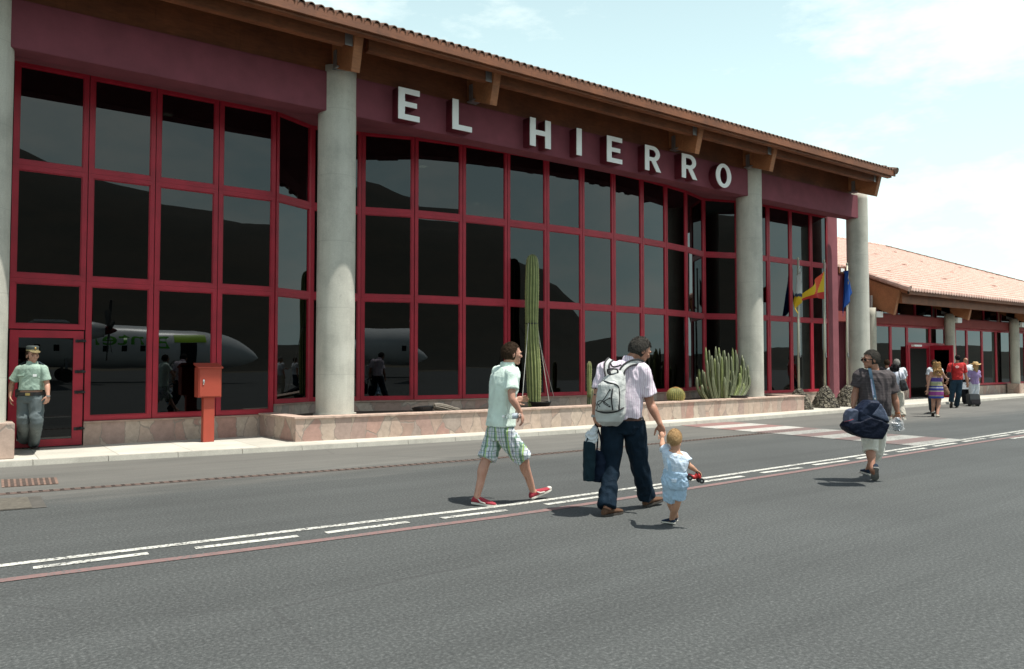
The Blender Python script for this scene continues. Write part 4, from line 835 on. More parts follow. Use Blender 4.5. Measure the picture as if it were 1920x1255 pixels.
def hand(mb, w, d, pn, side, k=1., curl=.6, spread=.12, grip=False):
    """w wrist, d finger direction, pn palm normal, side +1/-1 where the thumb sits along d x pn"""
    d = d.normalized(); pn = (pn-d*pn.dot(d)).normalized(); s = d.cross(pn)*side
    R = Matrix((s, d, pn)).transposed()
    mb.ell(w+d*.045*k, (.040*k, .052*k, .0165*k), R); mb.ell(w+d*.012*k, (.028*k, .03*k, .019*k), R); mb.ell(w+d*.035*k+s*.022*k-pn*-.006*k, (.018*k, .032*k, .016*k), R)
    for i, (off, ln) in enumerate(((.029, .072), (.010, .082), (-.010, .077), (-.028, .060))):
        p = w+d*(.086 if i in (1, 2) else .079)*k+s*off*k; a = curl*(.9+.12*i); P = [p]; dd = (d+s*(off*spread*20)).normalized(); ln *= k
        for j, f in enumerate((.42, .32, .26)):
            a_ = a*(.55 if j == 0 else 1.0); dd = (dd*cos(a_)+pn*sin(a_)).normalized() if True else dd; P.append(P[-1]+dd*ln*f)
            
        limb(mb, P, [.0092*k, .0088*k, .008*k, .0068*k], 8, sm=False)
    p = w+d*.022*k+s*.030*k; dd = (d*.62+s*.72+pn*.25).normalized(); P = [p, p+dd*.036*k]; dd2 = (d*.85+s*.25+pn*.45).normalized(); P += [P[-1]+dd2*.030*k, P[-1]+dd2*.030*k+(dd2+pn*.3).normalized()*.022*k]
    limb(mb, P, [.0125*k, .0115*k, .0100*k, .0080*k], 8, sm=False)
def head(mb, c, f, k=1., ear=1., up=UP, chin=1.):
    f = f.normalized(); s = f.cross(up).normalized(); u = s.cross(f); R = Matrix((s, f, u)).transposed()
    E = lambda a, b, c_, ra, rb, rc: mb.ell(c+(s*a+f*b+u*c_)*k, (ra*k, rb*k, rc*k), R, 18)
    E(0, -.010, .030, .074, .096, .085); E(0, .030, .000, .064, .066, .080); E(0, .038, -.050, .050*chin, .052, .052); E(0, .062, -.088, .026*chin, .026, .022)
    E(0, .088, .020, .052, .014, .012)                                  # brow
    mb.tube([c+(f*.084+u*.016)*k, c+(f*.096-u*.010)*k, c+(f*.103-u*.023)*k], [.009*k, .011*k, .012*k], 10); E(0, .098, -.027, .014, .014, .010)
    for q in (1, -1):
        E(q*.078, .000, -.006, .008*ear, .020*ear, .033*ear); E(q*.036, .070, -.016, .020, .018, .018)
    E(0, .080, -.053, .022, .011, .0060); E(0, .078, -.066, .019, .011, .0070)   # lips
    return s, f, u
def face_bits(parent, c, f, k, up=UP):
    f = f.normalized(); s = f.cross(up).normalized(); u = s.cross(f)
    for q in (1, -1):
        g = MB(); g.ell(c+(s*q*.030+f*.0865+u*.002)*k, (.0125*k, .009*k, .0085*k), Matrix((s, f, u)).transposed(), 10); g.build('eye', M['eye'], parent, smooth=True)
        g = MB(); g.tube([c+(s*q*.016+f*.103+u*.022)*k, c+(s*q*.033+f*.100+u*.028)*k, c+(s*q*.050+f*.088+u*.021)*k], [.0035*k, .005*k, .003*k], 6); g.build('eyebrow', M['hair_dark'], parent)
def hair(parent, c, f, m, k=1., up=UP, vol=1., front=.42, side=-.05, back=-.50, name='hair', curl=0., seed=0, xs=0):
    f = f.normalized(); s = f.cross(up).normalized(); u = s.cross(f); N = 72; Mm = 44; vs = []; cc = c+(u*.012-f*.012)*k
    for i in range(Mm+1):
        th = pi*i/Mm
        for j in range(N):
            ph = 2*pi*j/N; x, y, z = sin(th)*cos(ph), sin(th)*sin(ph), cos(th)
            thr = front if y > .62 else (side+(front-side)*max(0, (y-.30)/.32) if y > .30 else (side+(back-side)*min(1, (.30-y)/.45)))
            ek = z-thr; e = max(0, min(1, ek*6+.5)); e = e*e*(3-2*e)
            nz = noise.noise(Vector((x*7, y*7, z*2.6+seed)))*.6+noise.noise(Vector((x*19, y*19, z*6+seed)))*.7
            if curl: nz += noise.noise(Vector((x*6, y*6, z*6+seed)))*curl
            r = .90+e*(.16*vol+nz*.09*(1+curl)); vs.append(cc+(s*x*.080+f*y*.101+u*z*.108)*k*r)
    fs = [(i*N+j, i*N+(j+1) % N, (i+1)*N+(j+1) % N, (i+1)*N+j) for i in range(Mm) for j in range(N)]
    nb = len(vs); rnd = random.Random(seed+5)
    for q in range(1500):          # loose tufts
        ph = rnd.uniform(0, 2*pi); z = rnd.uniform(-.6, .99); rr = sqrt(1-z*z); x, y = rr*cos(ph), rr*sin(ph)
        thr = front if y > .62 else (side+(front-side)*max(0, (y-.30)/.32) if y > .30 else (side+(back-side)*min(1, (.30-y)/.45)))
        if z < thr+.04: continue
        W = lambda a, b, c_, r: cc+(s*a*.080+f*b*.101+u*c_*.108)*k*r
        dz = Vector((x*z+rnd.uniform(-.5, .5), y*z-.35+rnd.uniform(-.4, .4), -rr*.9)).normalized()*rnd.uniform(.12, .30); p0 = W(x, y, z, 1.03*(1+.02*vol)); n1 = Vector((x+dz.x*.6, y+dz.y*.6, z+dz.z*.6)).normalized(); n2 = Vector((x+dz.x, y+dz.y, z+dz.z)).normalized(); p1 = W(*n1, 1.10+.05*curl); p2 = W(*n2, 1.075+.06*rnd.random()+.08*curl)
        sd = (p2-p0).cross(p0-cc).normalized()*.0032*k; b0 = len(vs); vs += [p0-sd, p0+sd, p1+sd, p1-sd, p2]; fs += [(b0, b0+1, b0+2, b0+3), (b0+3, b0+2, b0+4)]
    me = bpy.data.meshes.new(name); me.from_pydata([tuple(v) for v in vs], [], fs); return put(name, me, m, parent, True)
def foot_frame(heel, toe):
    d = (toe-heel).normalized(); s = d.cross(UP).normalized(); u = s.cross(d).normalized(); return d, s, u
def fit_toe(heel, toe, k):
    return heel+(toe-heel).normalized()*.285*k
def ankle_of(heel, toe, k): d, s, u = foot_frame(heel, toe); return heel+d*.055*k+u*.085*k
def shoe(parent, heel, toe, m, sole_m, k=1., name='shoe', low=.058, w=1., toe_m=None, straps=False, stripe=None):
    toe = fit_toe(heel, toe, k); d, s, u = foot_frame(heel, toe); L = (toe-heel).length
    st = [(0.0, .028, .045), (.06, .034, .070), (.20, .036, .085), (.36, .037, .072), (.55, .043, .056), (.74, .048, .044), (.90, .040, .034), (.985, .022, .024)]
    g = MB(); rings = []
    for t, wd, h in st:
        wd *= w*k; h *= k*(low/.058); c = heel+d*L*t; ring = []
        for j in range(16):
            a = 2*pi*j/16; x = wd*cos(a); z = h*(.5+.5*sin(a)) if sin(a) > 0 else h*.5*(1+.9*sin(a)); ring.append(c+s*x+u*(z+.012*k))
        rings.append(ring)
    g.rings(rings); me = fuse(g, .006 if L > .18 else .004, 2); o = put(name, me, m, parent, True)
    g = MB(); out = [(0, .020), (.02, .032), (.10, .038), (.3, .037), (.5, .042), (.72, .050), (.88, .044), (.97, .028), (1.01, .012)]
    poly = [heel+d*L*t+s*wd*w*k for t, wd in out]+[heel+d*L*t-s*wd*w*k for t, wd in reversed(out)]
    g.prism(poly, u, .022*k); g.build('sole', sole_m, o, bevel=.004)
    if toe_m:
        g = MB(); g.ell(heel+d*L*.93+u*.030*k, (.040*k*w, .030*k, .022*k), Matrix((s, d, u)).transposed(), 14); g.build('toe_cap', toe_m, o, smooth=True)
    if stripe:
        for q in (1, -1):
            g = MB(); g.tube([heel+d*L*.30+s*q*.040*w*k+u*.066*k, heel+d*L*.42+s*q*.0445*w*k+u*.040*k, heel+d*L*.62+s*q*.0475*w*k+u*.030*k], [.006*k, .009*k, .006*k], 8); g.build('stripe', stripe, o, smooth=True)
    return o
def torso(mb, P, N_, sL, sR, F, k=1., t=0., fem=0, belly=0., z0=0.0, top=1.0):
    """pelvis P to neck base N_, across direction from the shoulders"""
    ax = (sR-sL).normalized(); F = (F-ax*F.dot(ax)).normalized(); prof = [(-.16, .135, .100), (-.06, .168, .118), (.06, .170, .118), (.22, .150+.012*belly, .110+.03*belly), (.38, .142+.014*belly, .105+.035*belly), (.55, .158, .112+.012*belly), (.72, .178, .118), (.84, .180, .112), (.92, .150, .098), (.98, .100, .082), (1.02, .066, .062)]
    if fem: prof = [(a, b*(.90 if a < .15 else .84), c*.93) for a, b, c in prof]
    axp = ax.cross(F); V = N_-P; st = []; axh = Vector((ax.x, ax.y, ax.z*.3)).normalized()
    for a, b, c in prof:
        if a < z0 or a > top: continue
        q = P+V*a; m_ = a if a > 0 else 0; aa = (axh*(1-m_)+ax*m_).normalized(); Fb = -F*.018*sin(pi*max(0, min(1, a)))
        st.append((q+Fb, aa, F, (b+t)*k, (c+t)*k))
    loft(mb, st)
def stripes_mat(name, base, cols, axis, freq, width=.16, rough=.8):
    """cloth with woven stripes along one direction"""
    t = NT(name); v = t.coord(); d = t.n('VectorMath', operation='DOT_PRODUCT'); t.L.new(v, d.inputs[0]); d.inputs[1].default_value = axis
    wb = t.math('ADD', d.outputs['Value'], t.math('MULTIPLY', t.noise(v, 5, 3), .03)); fr = t.math('FRACT', t.math('MULTIPLY', wb, freq)); col = base
    for c, pos, wd in cols:
        k = t.math('LESS_THAN', t.math('ABSOLUTE', t.math('SUBTRACT', fr, pos)), wd); col = t.mix(k, col, c)
    n = t.noise(v, 3, 4); t.col(t.mix(.35, col, t.ramp(n, (.3, .42), (.7, .58)), 'OVERLAY')).rough(rough); t.bump(t.noise(v, 14, 6, .6), .5, .02); return t.m
def cloth(name, c, rough=.85, bs=14, bump=.55, var=.10):
    t = NT(name); v = t.coord(); t.col(t.ramp(t.noise(v, 6, 6, .65), (.3, tuple(x*(1-var) for x in c)), (.7, tuple(min(1, x*(1+var)) for x in c)))).rough(rough)
    t.b.inputs['Sheen Weight'].default_value = .12 if max(c) > .2 else 0.; t.b.inputs['Specular IOR Level'].default_value = .3 if max(c) > .2 else .12; t.bump(t.noise(v, bs, 6, .6), bump, .02); return t.m
def skin_mat(name, c):
    t = NT(name); v = t.coord(); n = t.noise(v, 10, 6, .65); t.col(t.ramp(n, (.3, (c[0]*.86, c[1]*.80, c[2]*.78)), (.7, tuple(x*1.1 for x in c)))).rough(.52)
    t.b.inputs['Subsurface Weight'].default_value = .06; t.b.inputs['Subsurface Radius'].default_value = (.02, .008, .004); t.bump(t.noise(v, 120, 3), .12, .002); return t.m
def hair_mat(name, c, c2=None):
    t = NT(name); v = t.coord(); n = t.noise(t.coord((1, 1, .25)), 160, 4, .7); c2 = c2 or tuple(x*2.1 for x in c)
    t.col(t.ramp(n, (.35, c), (.68, c2))).rough(.85); t.b.inputs['Specular IOR Level'].default_value = .15; t.bump(n, .7, .01); return t.m
M['skin'] = skin_mat('skin', (.50, .275, .195)); M['skin_tan'] = skin_mat('tanned_skin', (.40, .20, .13)); M['skin_child'] = skin_mat('fair_skin', (.52, .29, .19))
M['hair_dark'] = hair_mat('dark_brown_hair', (.020, .012, .007), (.060, .036, .020)); M['hair_grey'] = hair_mat('greying_hair', (.022, .019, .016), (.085, .078, .068)); M['hair_black'] = hair_mat('black_hair', (.008, .007, .008))
M['hair_blond'] = hair_mat('blond_hair', (.30, .17, .07), (.55, .37, .19)); M['hair_curly'] = hair_mat('golden_hair', (.24, .125, .045), (.52, .33, .15)); M['hair_pale'] = hair_mat('grey_white_hair', (.20, .19, .17), (.42, .40, .37))
M['eye'] = plain('eye', (.05, .04, .035), .2, .05); M['sole_white'] = plain('white_rubber', (.62, .60, .54), .6, .1, 20); M['sole_dark'] = plain('dark_rubber', (.05, .042, .035), .7, .2, 20)

class Fig:
    def __init__(s, label, O, dep, F, k, skin, zg=0.0, name='person', cat='person', vox=.0055):
        s.ox, s.oy, s.s = O; s.dep = dep; s.F = cdir(*F); s.k = k; s.skin = skin; s.zg = zg; s.vox = vox; s.b = MB(); s.R = s.F.cross(UP).normalized()
        s.label = label; s.name = name; s.cat = cat
    def p(s, zx, zy, dv=0): return at_d(s.ox+zx/s.s, s.oy+zy/s.s, s.dep+dv)
    def g(s, zx, zy, h=0): q = at_z(s.ox+zx/s.s, s.oy+zy/s.s, s.zg); q.z += h; return q
    def begin(s, base): s.root = thing(s.name, s.label, s.cat, (base.x, base.y, s.zg)); return s.root
    def leg(s, hip, kn, heel, toe, m=1.):
        k = s.k; toe = fit_toe(heel, toe, k); an = ankle_of(heel, toe, k); d, sd, u = foot_frame(heel, toe)
        mid = hip.lerp(kn, .5)-s.F*-.0; calf = kn.lerp(an, .28)-s.F*.014*k; lo = kn.lerp(an, .62)
        limb(s.b, [hip, mid, kn, calf, lo, an], [.092*k*m, .080*k*m, .056*k*m, .058*k*m, .044*k*m, .036*k*m]); limb(s.b, [an, heel+d*.09*k+u*.05*k, heel.lerp(toe, .8)+u*.03*k], [.036*k, .036*k, .022*k], 10); return an
    def arm(s, sh, el, wr, m=1., child=1.):
        k = s.k*child; fo = el.lerp(wr, .28); limb(s.b, [sh, sh.lerp(el, .5), el, fo, wr], [.052*k*m, .047*k*m, .039*k*m, .042*k*m, .0265*k])
    def hnd(s, wr, d, pn, side, curl=.6, kk=1.): hand(s.b, wr, d, pn, side, s.k*kk, curl)
    def body(s):
        me = fuse(s.b, s.vox, 3); s.bo = put('body', me, s.skin, s.root, True); return s.bo
    def cl(s, mb, name, m, wr=.006, vox=.007, smooth=4, wf=(9, 9, 6), sd=0): return put(name, fuse(mb, vox, smooth, wr, wf, sd), m, s.root, True)
def sleeve(g, sh, el, f, r0, r1, r2, inner): 
    e = sh.lerp(el, f); limb(g, [inner, sh, sh.lerp(e, .5), e], [r0*.9, r0, r1, r2], 18, round1=False)

# ---- young man in mint polo shirt and plaid shorts
f = Fig('young man in mint polo shirt, green plaid shorts and red shoes', (870, 620, 3.584), 8.48, (.78, .62), 1.0, M['skin'])
hR, tR = f.g(447, 1150, .02), f.g(596, 1140, .115); hL, tL = f.g(52, 1172, .015), f.g(186, 1181); tR = f.p(592, 1068, .30); hR = f.p(447, 1140, .16); hR.z = max(.005, hR.z-.0)
f.begin((hR+hL)/2)
shR, elR, wrR = f.p(318, 292, -.15), f.p(322, 455, -.26), f.p(378, 548, -.24); shL, elL, wrL = f.p(232, 282, .15), f.p(312, 430, .30), f.p(348, 466, .22)
neck = f.p(292, 238); pel = f.p(245, 665)
hpR, hpL = f.p(262, 690, -.08), f.p(222, 690, .08); knR, knL = f.p(398, 860, .02), f.p(152, 862, -.02)
torso(f.b, pel, neck, shL, shR, f.F, .90, -.006); f.leg(hpR, knR, hR, tR); f.leg(hpL, knL, hL, tL); f.arm(shR, elR, wrR); f.arm(shL, elL, wrL)
HF = cdir(.97, .22, -.03); hc = f.p(322, 158); head(f.b, hc, HF, 1.06); limb(f.b, [hc-UP*.06-HF*.02, neck+UP*.01, neck-UP*.04], [.055, .053, .053])
f.hnd(wrR, cdir(.35, .0, -1), cdir(-.9, .4), -1, .75); f.hnd(wrL, cdir(.9, .1, .1), cdir(0, -1, .1), 1, .7)
f.body(); face_bits(f.bo, hc, HF, 1.06); hair(f.root, hc, HF, M['hair_dark'], 1.06, vol=.9, side=-.02, back=-.50, front=.55)
g = MB(); torso(g, pel, neck, shL, shR, f.F, 1.10, .014, z0=-.04, top=.99); sleeve(g, shR, elR, .66, .078, .074, .078, neck.lerp(shR, .6)-UP*.03); sleeve(g, shL, elL, .6, .078, .07, .068, neck.lerp(shL, .6)-UP*.03)
loft(g, [(neck-UP*.02, f.R, f.F, .085, .078), (neck+UP*.035, f.R, f.F, .072, .072), (neck+UP*.042, f.R, f.F, .069, .070)])
M['mint'] = cloth('mint_cotton', (.68, .82, .73)); f.cl(g, 'polo_shirt', M['mint'], .007)
ax1 = tuple(cdir(.92, -.38)); t = NT('plaid_cotton'); v = t.coord(); d_ = t.n('VectorMath', operation='DOT_PRODUCT'); t.L.new(v, d_.inputs[0]); d_.inputs[1].default_value = ax1; sp = t.n('SeparateXYZ'); t.L.new(v, sp.inputs[0])
uu = t.math('ADD', d_.outputs['Value'], t.math('MULTIPLY', t.noise(v, 6, 3), .05)); zz = t.math('ADD', sp.outputs[2], t.math('MULTIPLY', t.noise(v, 6, 3), .05)); col = (.62, .66, .68)
for ax_, fr_, sets in ((zz, 9.5, (((.26, .36, .34), .2, .08), ((.38, .46, .62), .55, .04), ((.14, .20, .18), .78, .03))), (uu, 8.0, (((.07, .18, .09), .18, .08), ((.30, .52, .08), .33, .05), ((.14, .16, .24), .62, .03), ((.16, .30, .18), .86, .04)))):
    fc = t.math('FRACT', t.math('MULTIPLY', ax_, fr_))
    for c_, ps, wd in sets: kk = t.math('LESS_THAN', t.math('ABSOLUTE', t.math('SUBTRACT', fc, ps)), wd); col = t.mix(t.math('MULTIPLY', kk, .82), col, c_)
t.col(col).rough(.85); t.bump(t.noise(v, 14, 6, .6), .5, .02); M['plaid'] = t.m
g = MB(); torso(g, pel, neck, shL, shR, f.F, 1.03, .006, z0=-.17, top=.10)
for hp, kn in ((hpR, knR), (hpL, knL)): limb(g, [hp+UP*.03, hp.lerp(kn, .5), hp.lerp(kn, .80), hp.lerp(kn, 1.0)], [.112, .106, .102, .103], 18, sm=False, round1=False)
f.cl(g, 'shorts', M['plaid'], .010, wf=(12, 12, 8), sd=3)
M['shoe_red'] = cloth('red_suede', (.33, .028, .045), .7, 30); shoe(f.root, hR, tR, M['shoe_red'], M['sole_white'], 1.0, toe_m=M['sole_white'], stripe=M['sole_white']); shoe(f.root, hL, tL, M['shoe_red'], M['sole_white'], 1.0, stripe=M['sole_white'])
bt = at_d(870+338/3.584, 620+575/3.584, 8.48-.27); bo = thing('bottle', 'small clear drinks bottle held at the hip of the mint shirted man', 'bottle', bt)
t = NT('clear_plastic'); t.col((.75, .80, .80)).rough(.12); t.b.inputs['Transmission Weight'].default_value = .85; M['clear'] = t.m
bd = cdir(-.93, .1, -.05); g = MB(); limb(g, [bt-bd*.05, bt+bd*.02, bt+bd*.07, bt+bd*.10], [.030, .031, .028, .012], 14); g.build('bottle_body', M['clear'], bo, smooth=True); g = MB(); g.tube([bt+bd*.105, bt+bd*.13], .013, 12); g.build('cap', M['white'], bo); g = MB(); g.tube([bt-bd*.035, bt+bd*.02], .0325, 16, caps=False); g.build('bottle_label', cloth('bottle_label', (.45, .5, .55)), bo)

# ---- man with backpack
O = (1080, 610, 3.218); f = Fig('man in a pink striped shirt with a pale grey backpack holding a child\'s hand', O, 7.98, (.33, .94), 1.07, M['skin_tan'])
hL, tL = f.g(160, 1150, .0), f.g(276, 1135); hR, tR = f.p(412, 1108, .22), f.p(532, 1052, .44); hR.z = max(hR.z, .004)
hL = f.g(162, 1157); tL = f.g(276, 1133)
f.begin((hR+hL)/2)
shL, elL, wrL = f.p(172, 262, .04), f.p(126, 435, .0), f.p(112, 545, -.02); shR, elR, wrR = f.p(402, 275, -.08), f.p(450, 475, -.04), f.p(508, 598, -.12)
neck = f.p(330, 212, .03); pel = f.p(283, 590); hpL, hpR = f.p(222, 610), f.p(345, 610); knL, knR = f.p(208, 855, -.02), f.p(385, 840, .10)
torso(f.b, pel, neck, shL, shR, f.F, .97, -.008, belly=.5); f.leg(hpR, knR, hR, tR); f.leg(hpL, knL, hL, tL); f.arm(shR, elR, wrR, 1.08); f.arm(shL, elL, wrL, 1.05)
HF = cdir(.92, .22, -.42); hup = cdir(.42, .10, .90); hc = f.p(388, 152, .0); head(f.b, hc, HF, 1.10, up=hup); limb(f.b, [hc-hup*.07-HF*.02, neck+UP*.01, neck-UP*.04], [.060, .058, .058])
f.hnd(wrL, cdir(.22, .05, -1), cdir(.9, .3), -1, 1.0); f.hnd(wrR, cdir(.25, .0, -1), cdir(-.5, -.7), 1, .75)
f.body(); face_bits(f.bo, hc, HF, 1.10, hup); hair(f.root, hc, HF, M['hair_grey'], 1.10, up=hup, vol=1.15, side=-.0, back=-.50, front=.48, curl=.4, seed=2)
g = MB(); torso(g, pel, neck, shL, shR, f.F, 1.04, .016, z0=.06, top=.99, belly=.8); sleeve(g, shR, elR, .72, .076, .076, .084, neck.lerp(shR, .6)-UP*.03); sleeve(g, shL, elL, .72, .074, .074, .078, neck.lerp(shL, .6)-UP*.03)
loft(g, [(neck-UP*.02, f.R, f.F, .095, .085), (neck+UP*.03+f.R*.005, f.R, f.F, .082, .080), (neck+UP*.045+f.R*.01, f.R, f.F, .078, .078)])
M['pink'] = stripes_mat('striped_shirt', (.78, .71, .78), [((.50, .36, .48), .25, .07), ((.66, .55, .65), .72, .10)], tuple(cdir(.95, -.3)), 26); f.cl(g, 'shirt', M['pink'], .009, wf=(10, 10, 6), sd=5)
M['navy'] = cloth('navy_trousers', (.007, .017, .030), .8, 12, .6, .3); g = MB(); torso(g, pel, neck, shL, shR, f.F, 1.05, .010, z0=-.17, top=.08, belly=.5)
for hp, kn, he, to in ((hpR, knR, hR, tR), (hpL, knL, hL, tL)):
    an = ankle_of(he, to, 1.07); limb(g, [hp+UP*.03, hp.lerp(kn, .5), kn, kn.lerp(an, .5), an+UP*.0], [.118, .108, .092, .086, .088], 18, sm=True, round1=False)
f.cl(g, 'trousers', M['navy'], .013, wf=(9, 9, 5), sd=8)
g = MB(); q = pel+(neck-pel)*.075; loft(g, [(q-UP*.016, f.R, f.F, .198, .150), (q+UP*.016, f.R, f.F, .198, .150)]); g.build('belt', plain('belt_leather', (.05, .02, .012), .5), f.root)
M['brown'] = cloth('brown_leather', (.12, .065, .04), .6, 25); shoe(f.root, hR, tR, M['brown'], M['sole_dark'], 1.06, 'sandal'); shoe(f.root, hL, tL, M['brown'], M['sole_dark'], 1.06, 'sandal')
g = MB(); g.tube([wrL-cdir(.05, 0, -1)*.01, wrL+cdir(.05, 0, -1)*.016], .036, 16); g.build('wristwatch', M['steel'], f.root)
# backpack
bk = thing('backpack', 'pale grey backpack with black piping and cords worn by the man in the striped shirt', 'backpack', f.p(230, 430, -.2))
bax = (f.p(262, 262, -.13)-f.p(214, 590, -.13)).normalized(); bR = f.R; bN = -f.F    # outward
def bp(zx, zy, o): return f.p(zx, zy, 0)-f.F*0+bN*o
M['bag_grey'] = cloth('pale_grey_nylon', (.50, .52, .50), .6, 22, .6); M['piping'] = plain('black_piping', (.015, .015, .017), .7)
st = []
for zy, xl, xr, dp in ((270, 232, 300, .045), (300, 196, 318, .08), (345, 172, 322, .11), (430, 152, 322, .125), (520, 142, 324, .13), (570, 148, 306, .12), (598, 180, 275, .07)):
    c_ = f.p((xl+xr)/2, zy, 0)+bN*(.135+dp*.55); wd = (xr-xl)/3.218/1440*7.8/2; st.append((c_, bR, bN, wd, dp))
g = MB(); loft(g, st, 32); me = fuse(g, .007, 5, .004, (12, 12, 9)); bb = put('bag', me, M['bag_grey'], bk, True)
st = []
for zy, xl, xr, dp in ((335, 200, 268, .03), (355, 172, 290, .055), (430, 160, 300, .07), (500, 158, 300, .06), (518, 190, 280, .02)):
    c_ = f.p((xl+xr)/2, zy, 0)+bN*(.285+dp*.3); st.append((c_, bR, bN, (xr-xl)/3.218/1440*7.75/2, dp))
g = MB(); loft(g, st, 28); me = fuse(g, .006, 4, .004, (14, 14, 10), 4); put('front_pocket', me, M['bag_grey'], bk, True)
from mathutils.bvhtree import BVHTree
BVH = []
for o_ in bk.children:
    me_ = o_.data; off_ = ORG[bk.name]; BVH.append(BVHTree.FromPolygons([v.co+off_ for v in me_.vertices], [tuple(p.vertices) for p in me_.polygons]))
def line(pts, r, o, name, m, par=bk, snap=True):
    P = [f.p(a, b, 0)+bN*(o if not isinstance(o, (list, tuple)) else o[i]) for i, (a, b) in enumerate(pts)]; P, R_ = catmull(P, [r]*len(P), 4)
    if snap:      # lay the line on the cloth
        Q = []
        for p in P:
            d = (p-EYE).normalized(); h = None
            for b_ in BVH:
                loc, nn_, ix, ds = b_.ray_cast(p-d*1.2, d)
                if loc and (h is None or (loc-EYE).length < (h-EYE).length): h = loc
            Q.append(h-d*r*.35 if h else None)
        last = next((q for q in Q if q), None)
        if last: P = [q if q and (q-p).length < .25 else None for q, p in zip(Q, P)]; P = [p for p in P if p]
        if len(P) < 2: return
    g = MB(); g.tube(P, r, 8); return g.build(name, m, par, smooth=True)
line([(150, 480), (152, 420), (172, 345), (205, 333), (250, 345), (290, 358), (302, 400), (300, 500)], .0085, [.350, .358, .352, .342, .347, .352, .357, .352], 'piping', M['piping'])
line([(146, 482), (180, 505), (230, 515), (290, 506), (322, 488)], .0085, [.352, .375, .378, .370, .315], 'piping', M['piping'])
line([(268, 375), (262, 440), (268, 500)], .007, [.388, .393, .383], 'piping', M['piping'])
for pts in ([(165, 395), (160, 440), (180, 478), (176, 495)], [(250, 385), (215, 440), (180, 470), (165, 430)], [(245, 470), (205, 445), (180, 455), (195, 480)], [(165, 400), (182, 380), (170, 372)], [(250, 430), (215, 455), (250, 480)]): line(pts, .004, .392, 'cord', M['piping'])
for a, b in ((170, 373), (165, 410), (252, 382), (250, 430), (250, 478)): line([(a, b-4), (a, b+4)], .009, .385, 'toggle', M['piping'])
for pts, o in (([(222, 300), (208, 262), (205, 228), (215, 205)], [.22, .17, .12, .04]), ([(298, 300), (308, 262), (340, 232), (385, 222), (412, 240)], [.22, .19, .14, .09, .02]),):
    P = [f.p(a, b, 0)+bN*o[i] for i, (a, b) in enumerate(pts)]; P, R_ = catmull(P, [.02]*len(P), 4); g = MB()
    rings = []
    for i, p in enumerate(P):
        tn = (P[min(i+1, len(P)-1)]-P[max(0, i-1)]).normalized(); sd_ = tn.cross(bN).normalized(); rings.append([p+sd_*.026+bN*.006, p-sd_*.026+bN*.006, p-sd_*.026-bN*.008, p+sd_*.026-bN*.008])
    g.rings(rings); sb_ = g.build('shoulder_strap', M['bag_grey'], bk); 
    for q in (1, -1):
        g = MB(); g.tube([r_[0 if q > 0 else 1]+bN*.004 for r_ in rings], .0095, 8); g.build('piping', M['piping'], sb_)
line([(228, 232), (240, 248), (262, 250), (290, 240)], .009, [.15, .18, .18, .16], 'piping', M['piping'], snap=False); line([(222, 280), (222, 266), (250, 262), (278, 268), (278, 290), (250, 296), (226, 290), (222, 280)], .009, .245, 'handle', M['piping'], snap=False)
line([(318, 505), (345, 478), (382, 436)], .011, [.16, .14, .06], 'lower_strap', M['piping'], snap=False)
# tote bags
M['tote'] = cloth('dark_teal_canvas', (.010, .026, .036), .75, 16, .6, .25); M['tote2'] = cloth('dark_blue_canvas', (.008, .016, .034), .7, 16, .8, .3)
tb = thing('tote_bag', 'dark teal open tote bag hanging from the left hand of the man with the backpack', 'bag', f.p(80, 820, -.1)); hp_ = wrL+cdir(.2, .05, -1)*.09
st = []; 
for zy, xl, xr, dp in ((937, 46, 108, .05), (900, 44, 112, .065), (800, 43, 116, .06), (702, 47, 116, .045)): st.append((f.p((xl+xr)/2, zy, -.16), cdir(1, .1), cdir(-.1, 1), (xr-xl)/3.218/1440*7.8/2, dp))
g = MB(); loft(g, st); put('bag', fuse(g, .006, 3, .005, (9, 9, 7)), M['tote'], tb, True)
for a in (62, 100): P = [f.p(a, 705, -.19), f.p((a+118)/2-6, 650, -.12), hp_+cdir(0, 0, -1)*-.01]; P, R_ = catmull(P, [.006]*3); g = MB(); g.tube(P, .007, 8); g.build('handle', M['tote'], tb)
tb2 = thing('tote_bag', 'slouching dark blue bag hanging behind the teal tote beside the trouser leg', 'bag', f.p(135, 860, 0)); st = []
for zy, xl, xr, dp in ((942, 98, 165, .06), (900, 92, 178, .08), (830, 96, 182, .08), (775, 108, 172, .05), (755, 122, 160, .02)): st.append((f.p((xl+xr)/2, zy, -.04), cdir(1, .1), cdir(-.1, 1), (xr-xl)/3.218/1440*7.9/2, dp))
g = MB(); loft(g, st); put('bag', fuse(g, .006, 4, .009, (10, 10, 7), 4), M['tote2'], tb2, True)
for a in (125, 160): P = [f.p(a, 768, -.04), f.p((a+120)/2+8, 680, -.03), hp_]; P, R_ = catmull(P, [.006]*3); g = MB(); g.tube(P, .009, 8); g.build('handle', M['tote2'], tb2)
wb_ = thing('plastic_bag', 'white crumpled plastic bag sticking out of the teal tote', 'bag', f.p(98, 660, -.1)); g = MB(); limb(g, [f.p(92, 715, -.15), f.p(92, 670, -.14), f.p(108, 632, -.12)], [.045, .055, .035]); put('film', fuse(g, .006, 2, .016, (16, 16, 14)), cloth('white_film', (.62, .66, .68), .35), wb_, True)

